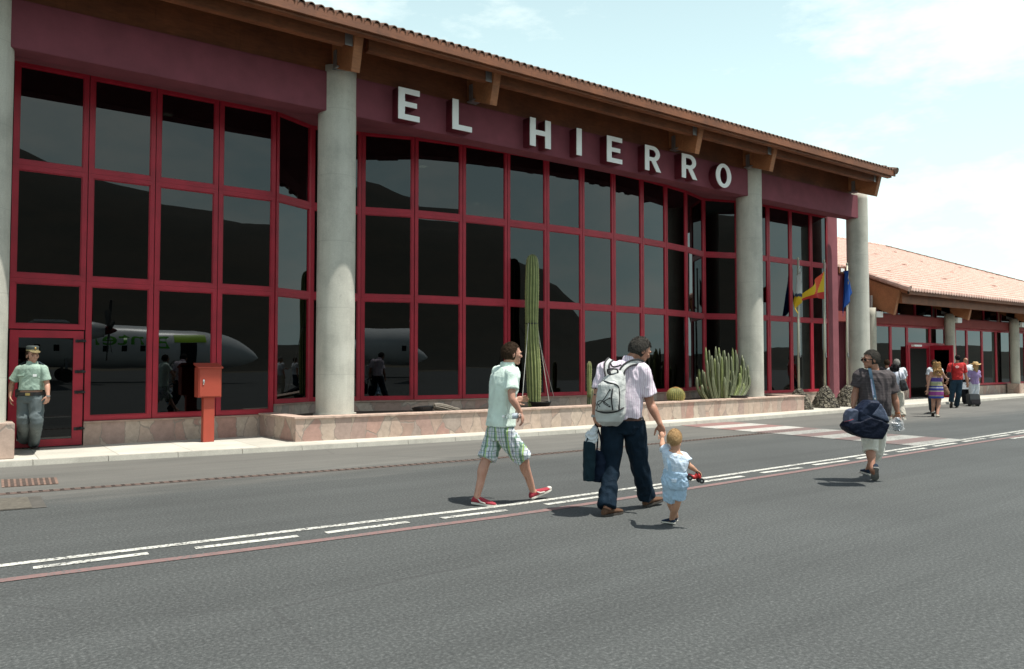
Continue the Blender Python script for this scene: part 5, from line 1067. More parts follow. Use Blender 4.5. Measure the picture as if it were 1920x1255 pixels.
# ---- toddler
f2_ = f; f = Fig('toddler in light blue dungaree shorts holding the man\'s hand, seen from behind', (1080, 610, 3.218), 7.18, (.28, .96), .52, M['skin_child'], cat='child')
hA = f.p(596, 1196, 0); tA = f.p(556, 1160, .14); hA.z = max(hA.z-.0, .01); hA = f.g(594, 1207); tA = hA+cdir(-.30, .55, 0)*.14; hB = f.g(603, 1186); tB = hB+cdir(.12, .9, 0)*.13; hA.z += .012; tA.z += .0
f.begin(hA.lerp(hB, .5)); kk = .52
shL, elL, wrL = f.p(553, 768, .01), f.p(521, 728, .10), f.p(521, 690, .28); shR, elR, wrR = f.p(645, 795, 0), f.p(684, 848, -.03), f.p(722, 876, -.02)
neck = f.p(600, 752, .0); pel = f.p(598, 950); hp1, hp2 = f.p(622, 965), f.p(574, 965); kn1, kn2 = f.p(608, 1062, .03), f.p(574, 1068, .09)
prof_k = 1.0
torso(f.b, pel, neck, shL, shR, f.F, .62)
for hp, kn, he, to in ((hp1, kn1, hA, tA), (hp2, kn2, hB, tB)):
    d, sd, u = foot_frame(he, to); an = he+d*.03+u*.045; limb(f.b, [hp, hp.lerp(kn, .5), kn, kn.lerp(an, .3)-f.F*.006, kn.lerp(an, .65), an], [.062, .056, .042, .041, .034, .027]); limb(f.b, [an, he+d*.06+u*.02], [.026, .02], 8)
for a, b, c_ in ((shL, elL, wrL), (shR, elR, wrR)): limb(f.b, [a, a.lerp(b, .5), b, b.lerp(c_, .35), c_], [.034, .031, .026, .026, .018])
HF = cdir(.55, .83, -.05); hc = f.p(597, 690); head(f.b, hc, HF, .80, chin=1.15); limb(f.b, [hc-UP*.04, neck+UP*.01, neck-UP*.03], [.045, .042, .05])
hand(f.b, wrR, cdir(.8, .1, -.5), cdir(.2, -.2, -1), 1, .56, .7); hand(f.b, wrL, cdir(0, .2, 1), cdir(.3, 1), 1, .56, .6)
f.vox = .004; f.body(); face_bits(f.bo, hc, HF, .8); hair(f.root, hc, HF, M['hair_blond'], .80, vol=1.0, side=-.02, back=-.45, front=.50, seed=6)
t = NT('pale_blue_check'); v = t.coord(); t.col(t.mix(.4, t.ramp(t.noise(v, 60, 3), (.3, (.50, .62, .76)), (.7, (.68, .76, .84))), t.ramp(t.noise(v, 7, 4), (.3, .4), (.7, .6)), 'OVERLAY')).rough(.85); t.bump(t.noise(v, 26, 6, .6), .6, .015); M['babyblue'] = t.m
M['babyblue2'] = cloth('light_blue_cotton', (.40, .56, .72), .85, 26); 
g = MB(); torso(g, pel, neck, shL, shR, f.F, .66, .010, z0=.2, top=.97); sleeve(g, shL, elL, .62, .046, .046, .050, neck.lerp(shL, .6)-UP*.02); sleeve(g, shR, elR, .62, .050, .052, .058, neck.lerp(shR, .6)-UP*.02); f.cl(g, 'shirt', M['babyblue'], .005, .005, wf=(16, 16, 12))
g = MB(); torso(g, pel, neck, shL, shR, f.F, .70, .012, z0=-.17, top=.4)
for hp, kn in ((hp1, kn1), (hp2, kn2)): limb(g, [hp+UP*.02, hp.lerp(kn, .4), hp.lerp(kn, .80)], [.076, .074, .078], 16, sm=False, round1=False)
f.cl(g, 'dungarees', M['babyblue2'], .006, .005, wf=(15, 15, 11), sd=3)
for a, b in (((574, 885), (560, 775)), ((620, 885), (640, 790))):
    P = [f.p(a[0], a[1], 0)-f.F*.088, f.p((a[0]+b[0])/2, (a[1]+b[1])/2, 0)-f.F*.092, f.p(b[0], b[1], 0)-f.F*.070]; g = MB(); g.rings([[p+f.R*.016, p-f.R*.016, p-f.R*.016+f.F*.006, p+f.R*.016+f.F*.006] for p in catmull(P, [0]*3)[0]]); g.build('brace', M['babyblue2'], f.root)
g = MB(); q = f.p(597, 925, 0)-f.F*.107; g.hexa([q-f.R*.022-UP*.022, q+f.R*.022-UP*.022, q+f.R*.022-UP*.022+f.F*.02, q-f.R*.022-UP*.022+f.F*.02, q-f.R*.026+UP*.012, q+f.R*.026+UP*.012, q+f.R*.026+UP*.012+f.F*.02, q-f.R*.026+UP*.012+f.F*.02]); g.build('back_pocket', M['babyblue'], f.root, bevel=.003)
M['shoe_navy'] = cloth('navy_canvas_shoe', (.02, .032, .055), .7, 30); shoe(f.root, hA, tA, M['shoe_navy'], M['sole_white'], .62, w=1.05); shoe(f.root, hB, tB, M['shoe_navy'], M['sole_white'], .58)
# toy motorbike
tq = f.p(715, 918, -.03); ty = thing('toy_motorbike', 'small red toy quad bike with black wheels held by the toddler', 'toy', tq); M['toy_red'] = plain('toy_red', (.45, .02, .02), .35, .05)
a_ = cdir(1, 0, -.25); b_ = cdir(0, 1, 0); g = MB(); limb(g, [tq-a_*.05+UP*.012, tq, tq+a_*.03+UP*.03, tq+a_*.055+UP*.005], [.014, .022, .020, .012], 10); put('frame', fuse(g, .003, 1), M['toy_red'], ty, True)
for i, (x, y) in enumerate(((-.068, .022), (-.05, -.022), (.048, .022), (.062, -.022))):
    c_ = tq+a_*x+b_*y-UP*.014; g = MB(); g.tube([c_-b_*.011, c_+b_*.011], .025, 16); w_ = g.build('wheel', M['black'], ty); g = MB(); g.tube([c_-b_*.0125, c_+b_*.0125], .010, 10); g.build('hub', M['steel'], w_)
g = MB(); g.tube([tq+a_*.03+UP*.04-b_*.03, tq+a_*.02+UP*.055, tq+a_*.03+UP*.04+b_*.03], .004, 6); g.build('handlebar', M['black'], ty)

# ---- man with the large shoulder bag
f = Fig('man in dark T-shirt, white shorts and sunglasses turning his head to the left', (1560, 640, 4.65), 10.05, (.12, .99), 1.0, M['skin_tan'])
tL = f.g(372, 1214); hL = f.p(384, 1085, -.20); hL = tL+(hL-tL).normalized()*.285; hR, tR = f.g(333, 1168), f.g(305, 1158)
f.begin(tL.lerp(hR, .5)); shL, elL, wrL = f.p(252, 300, .02), f.p(205, 450, .04), f.p(185, 570, -.02); shR, elR, wrR = f.p(486, 312, -.02), f.p(548, 500, -.03), f.p(572, 628, -.06)
neck = f.p(368, 248, 0); pel = f.p(362, 670, 0); hpL, hpR = f.p(322, 700), f.p(402, 700); knL, knR = f.p(335, 935, .06), f.p(398, 945, .20)
torso(f.b, pel, neck, shL, shR, f.F, .95, -.008, belly=.8); 
d, sd, u = foot_frame(tL, hL); anL = hL-UP*.02+f.F*.055-_r*.03; limb(f.b, [hpL, hpL.lerp(knL, .5), knL, knL.lerp(anL, .3), knL.lerp(anL, .65), anL], [.095, .085, .06, .060, .046, .037]); limb(f.b, [anL, tL+UP*.06], [.036, .03], 10)
f.leg(hpR, knR, hR, tR); f.arm(shR, elR, wrR, 1.1); f.arm(shL, elL, wrL, 1.1)
HF = cdir(-.96, -.10, -.02); hc = f.p(340, 162); head(f.b, hc, HF, 1.06); limb(f.b, [hc-UP*.06-HF*.02, neck+UP*.01, neck-UP*.04], [.060, .058, .058])
f.hnd(wrR, cdir(.15, -.1, -1), cdir(-.8, -.4), 1, .8); f.hnd(wrL, cdir(.1, .1, -1), cdir(.9, 0), -1, .9)
f.body(); face_bits(f.bo, hc, HF, 1.06); hair(f.root, hc, HF, M['hair_grey'], 1.06, vol=1.0, side=.0, back=-.46, front=.50, seed=9)
s_, f_, u_ = HF.cross(UP).normalized(), HF, UP; gl = MB()
for q in (1, -1): gl.ell(hc+s_*q*.034+f_*.104+u_*-.002, (.030, .008, .019), Matrix((s_, f_, u_)).transposed(), 14)
gl.tube([hc+s_*.066+f_*.085+u_*.004, hc+s_*.082+f_*.03+u_*.006, hc+s_*.084-f_*.01], .004, 6); gl.tube([hc-s_*.066+f_*.085+u_*.004, hc-s_*.082+f_*.03+u_*.006, hc-s_*.084-f_*.01], .004, 6)
gl.build('sunglasses', plain('black_lens', (.008, .008, .01), .08), f.root)
M['charcoal'] = stripes_mat('charcoal_jersey', (.062, .050, .052), [((.050, .040, .042), .5, .25)], (0, 0, 1), 30); M['cream'] = cloth('white_cotton_shorts', (.76, .75, .67), .85, 14)
g = MB(); torso(g, pel, neck, shL, shR, f.F, 1.08, .018, z0=-.02, top=.99, belly=1.2); sleeve(g, shR, elR, .72, .090, .086, .088, neck.lerp(shR, .6)-UP*.03); sleeve(g, shL, elL, .66, .090, .086, .088, neck.lerp(shL, .6)-UP*.03); f.cl(g, 't_shirt', M['charcoal'], .009, sd=12)
g = MB(); torso(g, pel, neck, shL, shR, f.F, 1.04, .008, z0=-.17, top=.08, belly=.5)
limb(g, [hpL+UP*.03, hpL.lerp(knL, .5), knL, knL.lerp(anL, .16)], [.112, .104, .090, .092], 18, sm=False, round1=False); anR = ankle_of(hR, tR, 1); limb(g, [hpR+UP*.03, hpR.lerp(knR, .5), knR, knR.lerp(anR, .38)], [.112, .100, .082, .080], 18, sm=False, round1=False)
f.cl(g, 'shorts', M['cream'], .010, sd=14); shoe(f.root, hL, tL, M['shoe_navy'], plain('grey_rubber_sole', (.22, .22, .21), .7, .2, 30), 1.02); shoe(f.root, hR, tR, M['shoe_navy'], M['sole_white'], 1.0)
g = MB(); g.tube([wrR-cdir(.1, 0, -1)*.01, wrR+cdir(.1, 0, -1)*.004], .033, 16); g.build('wristband', plain('orange_band', (.4, .12, .03), .6), f.root)
db = thing('duffel_bag', 'large navy travel bag slung from the shoulder of the man in sunglasses', 'bag', f.p(285, 690, -.35))
M['bag_navy'] = cloth('navy_nylon', (.008, .012, .026), .55, 14, .8, .25); M['bag_top'] = cloth('dark_blue_nylon', (.018, .026, .050), .5, 14, .8, .25); M['bag_blue'] = cloth('slate_blue_nylon', (.10, .12, .175), .5, 14, .8, .25)
dd_ = -.36; kx = 4.65*1440/9.7
def dbag(lst, dp, name, m, wr, sd=0, yr=0):
    g = MB(); poly = [f.p(a, b, dd_) for a, b in lst]; c_ = sum(poly, Vector())/len(poly); rings = []
    for o, sc in ((-1, .88), (-.8, .95), (-.45, .99), (0, 1.), (.45, .99), (.8, .95), (1, .88)): rings.append([c_+(p-c_)*sc+FH*o*dp for p in poly])
    g.rings(rings); return put(name, fuse(g, .008, 3, wr, (7, 7, 7), sd), m, db, True)
dbag([(92, 738), (122, 700), (200, 690), (300, 648), (390, 676), (475, 716), (452, 770), (412, 850), (330, 850), (235, 836), (160, 806), (108, 775)], .15, 'lower_body', M['bag_navy'], .005)
dbag([(200, 702), (206, 612), (240, 568), (296, 515), (378, 519), (428, 600), (472, 708), (390, 690), (300, 665), (250, 700)], .125, 'top_panel', M['bag_top'], .008, 5)
dbag([(303, 640), (340, 590), (382, 532), (425, 600), (468, 704), (385, 672)], .140, 'side_gusset', M['bag_blue'], .003, 6)
dbag([(114, 700), (118, 645), (138, 603), (170, 588), (208, 596), (214, 650), (206, 696), (150, 712)], .085, 'side_pocket', M['bag_blue'], .006, 9)
def fl(pts, r, name, m, fl_=1.): P = [f.p(a, b, c_) for a, b, c_ in pts]; P, R_ = catmull(P, [r]*len(P), 4); g = MB(); g.rings([[p+_r*r*fl_+FH*.003, p-_r*r*fl_+FH*.003, p-_r*r*fl_-FH*.003, p+_r*r*fl_-FH*.003] for p in P]); return g.build(name, m, db)
fl([(376, 530, -.42), (372, 480, -.36), (356, 380, -.26), (340, 300, -.21), (330, 248, -.13), (325, 232, -.02)], .020, 'shoulder_strap', cloth('strap_webbing', (.025, .055, .085), .8)); fl([(366, 500, -.38), (350, 400, -.28), (340, 330, -.235)], .010, 'shoulder_strap', M['bag_blue'])
g = MB(); g.ell(f.p(374, 508, -.42), (.014, .01, .022)); g.build('buckle', M['steel'], db); fl([(295, 640, -.53), (380, 680, -.53), (462, 712, -.50)], .0028, 'piping', M['bag_blue']); fl([(112, 700, -.50), (150, 692, -.51), (186, 680, -.50)], .007, 'red_trim', M['shoe_red']); fl([(440, 770, -.4), (446, 815, -.38), (420, 842, -.36)], .008, 'carry_loop', M['bag_blue'])
cb = thing('carrier_bag', 'clear plastic bag with a shiny silver packet held in the hand beside the navy bag', 'bag', f.p(565, 720, -.1)); M['foil'] = plain('silver_foil', (.42, .44, .46), .22, .2, 30, 1., 25, metal=.8)
g = MB(); limb(g, [f.p(572, 690, -.1), f.p(562, 725, -.1), f.p(570, 762, -.1)], [.022, .040, .034]); put('packet', fuse(g, .005, 1, .022, (26, 26, 22)), M['foil'], cb)
t = NT('thin_film'); tr = t.n('BsdfTransparent'); ms = t.n('MixShader'); ms.inputs[0].default_value = .22; t.L.new(tr.outputs[0], ms.inputs[1]); t.L.new(t.b.outputs[0], ms.inputs[2]); t.L.new(ms.outputs[0], t.out.inputs[0]); t.col((.8, .82, .84)).rough(.2)
g = MB(); loft(g, [(f.p(552, 772, -.1), _r, FH, .11, .045), (f.p(552, 720, -.1), _r, FH, .10, .05), (f.p(572, 670, -.1), _r, FH, .025, .02)]); put('film', fuse(g, .007, 2, .012, (14, 14, 12)), t.m, cb, True)

# ---- uniformed guard
f = Fig('uniformed guard in pale green shirt and peaked cap standing by the left column', (0, 620, 5.02), 12.2, (.22, -.97), .99, M['skin'], zg=ZP)
hR, tR = f.g(222, 1100), f.g(262, 1128); hL, tL = f.g(308, 1108), f.g(392, 1137); f.begin(hR.lerp(hL, .5))
shR, elR, wrR = f.p(192, 362, .0), f.p(112, 500, .0), f.p(96, 622, -.04); shL, elL, wrL = f.p(406, 360, .0), f.p(442, 500, .02), f.p(452, 615, -.05)
neck = f.p(303, 312, 0); pel = f.p(288, 630); hpR, hpL = f.p(236, 660), f.p(345, 660); knR, knL = f.p(218, 875, -.03), f.p(342, 878, -.03)
torso(f.b, pel, neck, shL, shR, f.F, 1.0, belly=.2); f.leg(hpR, knR, hR, tR); f.leg(hpL, knL, hL, tL); f.arm(shR, elR, wrR); f.arm(shL, elL, wrL)
HF = cdir(.80, -.60, -.02); hc = f.p(306, 238); head(f.b, hc, HF, 1.06); limb(f.b, [hc-UP*.06-HF*.02, neck+UP*.01, neck-UP*.04], [.056, .055, .056])
f.hnd(wrR, cdir(.12, -.1, -1), cdir(.8, .5), 1, .5); f.hnd(wrL, cdir(-.08, -.1, -1), cdir(-.8, .4), -1, .8)
f.vox = .0065; f.body(); face_bits(f.bo, hc, HF, 1.06); hair(f.root, hc, HF, M['hair_dark'], 1.06, vol=.35, side=-.10, back=-.5, front=.6)
M['uni_green'] = cloth('pale_green_uniform', (.33, .45, .37), .75, 16, .6); M['uni_grey'] = cloth('grey_green_trousers', (.115, .14, .145), .75, 12, .5, .12); M['epaulette'] = plain('dark_epaulette', (.02, .04, .05), .6)
g = MB(); torso(g, pel, neck, shL, shR, f.F, 1.05, .014, z0=.10, top=.98, belly=.5); sleeve(g, shR, elR, .78, .066, .068, .076, neck.lerp(shR, .6)-UP*.04); sleeve(g, shL, elL, .78, .066, .068, .074, neck.lerp(shL, .6)-UP*.04)
loft(g, [(neck-UP*.02, f.R, f.F, .088, .08), (neck+UP*.03, f.R, f.F, .074, .07), (neck+UP*.04, f.R, f.F, .07, .066)]); f.cl(g, 'uniform_shirt', M['uni_green'], .0035, wf=(11, 11, 9), sd=20)
g = MB(); torso(g, pel, neck, shL, shR, f.F, 1.02, .008, z0=-.17, top=.13, belly=.3)
for hp, kn, he, to in ((hpR, knR, hR, tR), (hpL, knL, hL, tL)): an = ankle_of(he, to, 1.0); limb(g, [hp+UP*.03, hp.lerp(kn, .5), kn, kn.lerp(an, .5), an], [.112, .100, .088, .084, .082], 18, round1=False)
f.cl(g, 'trousers', M['uni_grey'], .007, sd=22); q = pel+(neck-pel)*.12; g = MB(); loft(g, [(q-UP*.022, f.R, f.F, .192, .150), (q+UP*.022, f.R, f.F, .192, .150)]); bl_ = g.build('belt', M['black'], f.root)
g = MB(); c_ = f.p(298, 597, 0)+f.F*.16; g.hexa([c_+f.R*x*.032+f.F*y*.008+UP*z*.020 for z in (-1, 1) for x, y in ((-1, -1), (1, -1), (1, 1), (-1, 1))]); g.build('buckle', plain('brass', (.55, .42, .16), .35, .1, metal=.8), bl_)
g = MB(); c_ = f.p(180, 590, .02); g.hexa([c_+f.R*x*.045+f.F*y*.05+UP*z*.07 for z in (-1, 1) for x, y in ((-1, -1), (1, -1), (1, 1), (-1, 1))]); g.build('holster', M['black'], bl_, bevel=.012)
for sh in (shR, shL):
    a_ = (neck-sh).normalized(); g = MB(); b_ = f.F; c0 = sh+UP*.072+a_*.03; a2 = (a_+UP*.12).normalized(); g.hexa([c0+a2*x*.055+b_*y*.030+UP*z*.006 for z in (-1, 1) for x, y in ((-1, -1), (1, -1), (1, 1), (-1, 1))]); g.build('epaulette', M['epaulette'], f.root, bevel=.004)
for (a, b) in ((228, 420), (378, 420)):
    c_ = f.p(a, b, 0)+f.F*.140; g = MB(); g.hexa([c_+f.R*x*.048+f.F*y*.008+UP*z*.013 for z in (-1, 1) for x, y in ((-1, -1), (1, -1), (1, 1), (-1, 1))]); g.build('pocket_flap', M['uni_green'], f.root, bevel=.004)
c_ = f.p(362, 421, 0)+f.F*.152; g = MB(); g.hexa([c_+f.R*x*.028+f.F*y*.003+UP*z*.020 for z in (-1, 1) for x, y in ((-1, -1), (1, -1), (1, 1), (-1, 1))]); g.build('badge', M['white'], f.root)
# cap
s_, f_ = HF.cross(UP).normalized(), HF; cc = hc+UP*.075-f_*.005; g = MB(); rows = [(0, .082, .104), (.02, .083, .105), (.055, .086, .108), (.078, .084, .106), (.088, .060, .080)]
g.rings([[cc+UP*h_+s_*a*cos(2*pi*k/32)+f_*b*sin(2*pi*k/32) for k in range(32)] for h_, a, b in rows]); cp = g.build('cap', plain('cap_cloth', (.045, .06, .055), .7), f.root, smooth=True)
g = MB(); g.rings([[cc+UP*h_+s_*.0845*cos(2*pi*k/32)+f_*.1065*sin(2*pi*k/32) for k in range(32)] for h_ in (.0, .022)]); g.build('band', plain('gold_braid', (.32, .27, .13), .5, .4, 60), cp)
g = MB(); n = 14; up_ = [cc+s_*.078*cos(pi*k/n)+f_*(.085+.075*sin(pi*k/n))-UP*(.004+.026*sin(pi*k/n)) for k in range(n+1)]+[cc+s_*.078*cos(pi*k/n)+f_*(.070+.02*sin(pi*k/n)) for k in range(n, -1, -1)]
g.prism(up_, (0, 0, 1), .006); g.build('visor', plain('visor_gold_dark', (.20, .16, .08), .4, .5, 50), cp); g = MB(); g.ell(cc+f_*.108+UP*.045, (.012, .012, .02)); g.build('cap_badge', plain('badge_gold', (.6, .35, .08), .4), cp)
shoe(f.root, hR, tR, plain('black_shoe_leather', (.018, .012, .012), .3), M['sole_dark'], 1.0); shoe(f.root, hL, tL, bpy.data.materials['black_shoe_leather'], M['sole_dark'], 1.0)
g = MB(); g.tube([wrL-UP*-.008, wrL-UP*.012], .032, 16); g.build('wristwatch', M['steel'], f.root)

# ---- people further along
def walker(label, O, dep, F, k, J, skin, hairm, top, bottom, shoem, soles, fem=0, bald=0, sl=.7, long_=1., top0=.06, strap=None, vox=.009, hv=1., zg=0, lift=0, belly=0, pr=1., HF=None, bt=1.):
    f = Fig(label, O, dep, F, k, skin, zg=zg, vox=vox); P = {a: f.p(*b) for a, b in J.items() if a not in ('hR', 'tR', 'hL', 'tL')}
    G = {a: (f.g(*J[a]) if len(J[a]) == 2 else f.p(*J[a])) for a in ('hR', 'tR', 'hL', 'tL')}
    f.begin(G['hR'].lerp(G['hL'], .5)); torso(f.b, P['pel'], P['neck'], P['shL'], P['shR'], f.F, k*.96, fem=fem, belly=belly)
    for s_ in 'RL':
        f.leg(P['hp'+s_], P['kn'+s_], G['h'+s_], G['t'+s_]); f.arm(P['sh'+s_], P['el'+s_], P['wr'+s_], .9 if fem else 1.05); f.hnd(P['wr'+s_], (P['wr'+s_]-P['el'+s_]).normalized()*.7-UP*.5, f.F, 1 if s_ == 'R' else -1, .5)
    hc = P['head']; HF = cdir(*HF) if HF else f.F; head(f.b, hc, HF, k*.97); limb(f.b, [hc-UP*.06*k, P['neck']+UP*.01, P['neck']-UP*.04], [.05*k, .052*k, .066*k]); f.body()
    if hairm: hair(f.root, hc, HF, hairm, k*.97, vol=hv, side=-.1, back=-.6, front=.5, seed=len(label))
    if top:
        g = MB(); torso(g, P['pel'], P['neck'], P['shL'], P['shR'], f.F, k*1.04, .014, z0=top0, top=.99, fem=fem, belly=belly)
        for s_ in 'RL':
            if sl > 0: sleeve(g, P['sh'+s_], P['el'+s_], sl, .080*k*(.85 if fem else 1), .076*k*(.85 if fem else 1), .080*k*(.85 if fem else 1), P['neck'].lerp(P['sh'+s_], .6)-UP*.03)
        f.cl(g, 'top', top, .008, .009, sd=len(label))
    if bottom:
        g = MB(); torso(g, P['pel'], P['neck'], P['shL'], P['shR'], f.F, k*1.02, .008, z0=-.17, top=.10, fem=fem)
        for s_ in 'RL':
            an = ankle_of(G['h'+s_], G['t'+s_], k); hp, kn = P['hp'+s_], P['kn'+s_]; e = kn.lerp(an, long_); limb(g, [hp+UP*.03, hp.lerp(kn, .5), kn, kn.lerp(e, .5), e], [.108*k, .098*k*pr, .082*k*pr, .078*k*pr, .078*k*pr], 16, round1=False)
        f.cl(g, 'trousers', bottom, .008, .009, sd=3)
    for s_ in 'RL': shoe(f.root, G['h'+s_], G['t'+s_], shoem, soles, k)
    return f, P
FO = (1640, 640, 6.973); M['tee_black'] = cloth('black_tee', (.018, .017, .020)); M['w_white'] = cloth('white_blouse', (.58, .60, .68)); M['beige'] = cloth('beige_trousers', (.47, .44, .37)); M['shoe_pale'] = plain('pale_shoe', (.55, .5, .42), .6)
M['w_white2'] = cloth('white_shirt', (.64, .68, .72)); M['jeans'] = cloth('blue_jeans', (.022, .045, .070)); M['dark_tr'] = cloth('black_trousers', (.014, .015, .02)); M['tee_red'] = cloth('red_tee', (.47, .022, .022)); M['purple'] = cloth('purple_blouse', (.30, .22, .42)); M['w_tr'] = cloth('white_trousers', (.60, .64, .68)); M['shoe_dk'] = plain('dark_shoe', (.05, .035, .03), .6)
def jj(cx, top, bot, w=1., **kw):
    """standing / walking joints for a figure centred at cx between zoomed rows top (head) and bot (feet)"""
    H_ = bot-top; y = lambda a: top+H_*a; J = dict(head=(cx, y(.075)), neck=(cx, y(.165)), shL=(cx-.118*H_*w, y(.20)), shR=(cx+.118*H_*w, y(.20)), elL=(cx-.15*H_*w, y(.36), .0), elR=(cx+.15*H_*w, y(.36), .0), wrL=(cx-.155*H_*w, y(.485), .04), wrR=(cx+.155*H_*w, y(.485), .04),
        pel=(cx, y(.49)), hpL=(cx-.05*H_, y(.52)), hpR=(cx+.05*H_, y(.52)), knL=(cx-.055*H_, y(.74), .03), knR=(cx+.055*H_, y(.74), -.0), hL=(cx-.055*H_, bot), tL=(cx-.06*H_, bot-12), hR=(cx+.055*H_, bot), tR=(cx+.065*H_, bot-12)); J.update(kw); return J
walker('man in a black T-shirt half hidden behind the couple, only head and shoulders showing', FO, 22.9, (.3, .95), .96, jj(160, 235, 905, hL=(130, 1000), hR=(190, 1000), tL=(125, 985), tR=(195, 985)), M['skin_tan'], M['hair_dark'], M['tee_black'], M['dark_tr'], M['shoe_dk'], M['sole_dark'], hv=.6, zg=0)
walker('grey haired person in a white shirt walking in front of the black haired woman', FO, 21.6, (.1, .99), .95, jj(285, 228, 985, elR=(405, 485, .1), wrR=(350, 450, .30), hL=(255, 1000), hR=(330, 1000), tL=(250, 985), tR=(340, 985)), M['skin'], M['hair_pale'], M['w_white2'], M['beige'], M['shoe_pale'], M['sole_white'])
f, P = walker('black haired woman in a white top and beige trousers with a black shoulder bag', FO, 20.8, (.15, .99), .92, jj(262, 285, 1035, head=(258, 345), neck=(262, 395), shL=(170, 425), shR=(345, 420), elR=(398, 520, .05), wrR=(360, 560, .28), elL=(140, 560), hL=(215, 1030), tL=(210, 1012), hR=(370, 1032), tR=(412, 1020), knR=(345, 860, -.02), hpR=(330, 700), hpL=(235, 700), knL=(232, 860, .08)), M['skin'], None, M['w_white'], M['beige'], M['shoe_pale'], M['sole_white'], fem=1, pr=1.1, long_=.86)
g = MB(); hc = P['head']; 
for i in range(26): a = random.uniform(0, 6.28); z = random.uniform(-1, .75); r = sqrt(max(0, 1-z*z))*.085; g.ell(hc+Vector((r*cos(a), r*sin(a), z*.085-.01)), (.04, .04, .05), None, 8)
g.ell(hc+UP*.01, (.085, .095, .10)); g.ell(hc-UP*.085-FH*.03, (.10, .06, .05)); put('hair', fuse(g, .008, 1, .010, (22, 22, 10)), M['hair_black'], f.root, True)
def sbag(label, f, c, w, h, d, m, strap=None, name='shoulder_bag', til=0):
    q = f.p(*c); th = thing(name, label, 'bag', q); g = MB(); a_ = (_r*cos(til)+UP*sin(til)); u_ = (UP*cos(til)-_r*sin(til)); loft(g, [(q-u_*h*.5, a_, FH, w*.40, d*.4), (q-u_*h*.25, a_, FH, w*.5, d*.5), (q+u_*h*.25, a_, FH, w*.42, d*.42), (q+u_*h*.5, a_, FH, w*.25, d*.2)]); put('bag', fuse(g, .009, 3, .006, (10, 10, 8)), m, th, True)
    if strap:
        Pp = [f.p(*s_) for s_ in strap]; Pp, R_ = catmull(Pp, [.01]*len(Pp), 4); g = MB(); g.tube(Pp, .010, 6); g.build('strap', m, th)
    return th
sbag('black leather shoulder bag on the back of the black haired woman', f, (375, 575, -.16), .21, .30, .12, plain('black_leather', (.012, .012, .014), .35), [(345, 515, -.14), (322, 430, -.13), (318, 395, -.06)], til=.25)
# woman in striped dress
walker('person in a white top almost hidden behind the woman in the striped dress', FO, 22.9, (.1, .99), .95, jj(775, 240, 940, shL=(722, 375), elL=(690, 470), wrL=(696, 560), hL=(750, 930), hR=(815, 930), tL=(745, 918), tR=(815, 918)), M['skin'], M['hair_dark'], M['w_white2'], M['jeans'], M['shoe_dk'], M['sole_dark'])
f, P = walker('woman with long curly golden hair in a purple and blue striped strapless dress', FO, 21.85, (.12, .99), .94, jj(812, 268, 995, head=(812, 328), neck=(810, 400), shL=(742, 415), shR=(880, 412), elL=(708, 530), wrL=(690, 640), elR=(915, 465, .12), wrR=(948, 490, .30), hpL=(775, 640), hpR=(845, 640), knL=(768, 800, .06), knR=(838, 800, .0), hL=(762, 945, .0), tL=(760, 985, .12), hR=(818, 995), tR=(845, 980)), M['skin'], None, None, None, plain('cream_sandal', (.5, .45, .36), .6), M['sole_dark'], fem=1)
t = NT('striped_dress'); v = t.coord(); sp = t.n('SeparateXYZ'); t.L.new(v, sp.inputs[0]); zz = t.math('ADD', sp.outputs[2], t.math('MULTIPLY', t.noise(v, 6, 3), .03))
col = t.ramp(zz, (0., (.03, .06, .34)), (.13, (.32, .30, .22)), (.17, (.28, .045, .24)), (.34, (.50, .44, .34)), (.38, (.05, .04, .22)), (.43, (.04, .05, .30)), (.49, (.48, .48, .52)), (.53, (.04, .05, .25)), (.59, (.34, .32, .18)), (.68, (.30, .36, .20)), (.74, (.44, .40, .30)), (.78, (.09, .05, .25)), (.95, (.5, .48, .42)))
e = t.N[col.node.name].color_ramp; e.interpolation = 'CONSTANT'
zr = t.math('MULTIPLY', t.math('ADD', sp.outputs[2], -.50), 1/.64)
t.L.new(zr, col.node.inputs[0]); t.col(col).rough(.8); M['dress'] = t.m
g = MB(); st = [(pz, rw, rd) for pz, rw, rd in ((745, .185, .15), (690, .19, .15), (620, .185, .145), (560, .160, .125), (500, .155, .12), (474, .158, .118))]
loft(g, [(f.p(804, zy, 0), f.R, f.F, rw*.98, rd) for zy, rw, rd in st]); f.cl(g, 'dress', M['dress'], .007, .008, sd=4)
g = MB(); hc = P['head']; g.ell(hc+UP*.01, (.09, .10, .11))
for i in range(230):
    z = random.uniform(-.25, .11); r = .085 if z > -.05 else .11; a = random.uniform(0, 6.28); q = hc+Vector((cos(a)*r, sin(a)*r, z))
    if z < -.06 and (q-hc).dot(f.F) > .02: q -= f.F*.10
    if z < -.1: q -= f.F*.03
    g.ell(q, (.019, .019, .026), None, 6)
put('hair', fuse(g, .007, 1, .008, (36, 36, 36)), M['hair_curly'], f.root, True)
sbag('brown leather shoulder bag at the hip of the woman in the striped dress', f, (925, 635, -.05), .16, .30, .12, plain('brown_bag_leather', (.20, .10, .055), .5), [(900, 565, -.06), (870, 500, -.12), (850, 460, -.11)], til=.35)
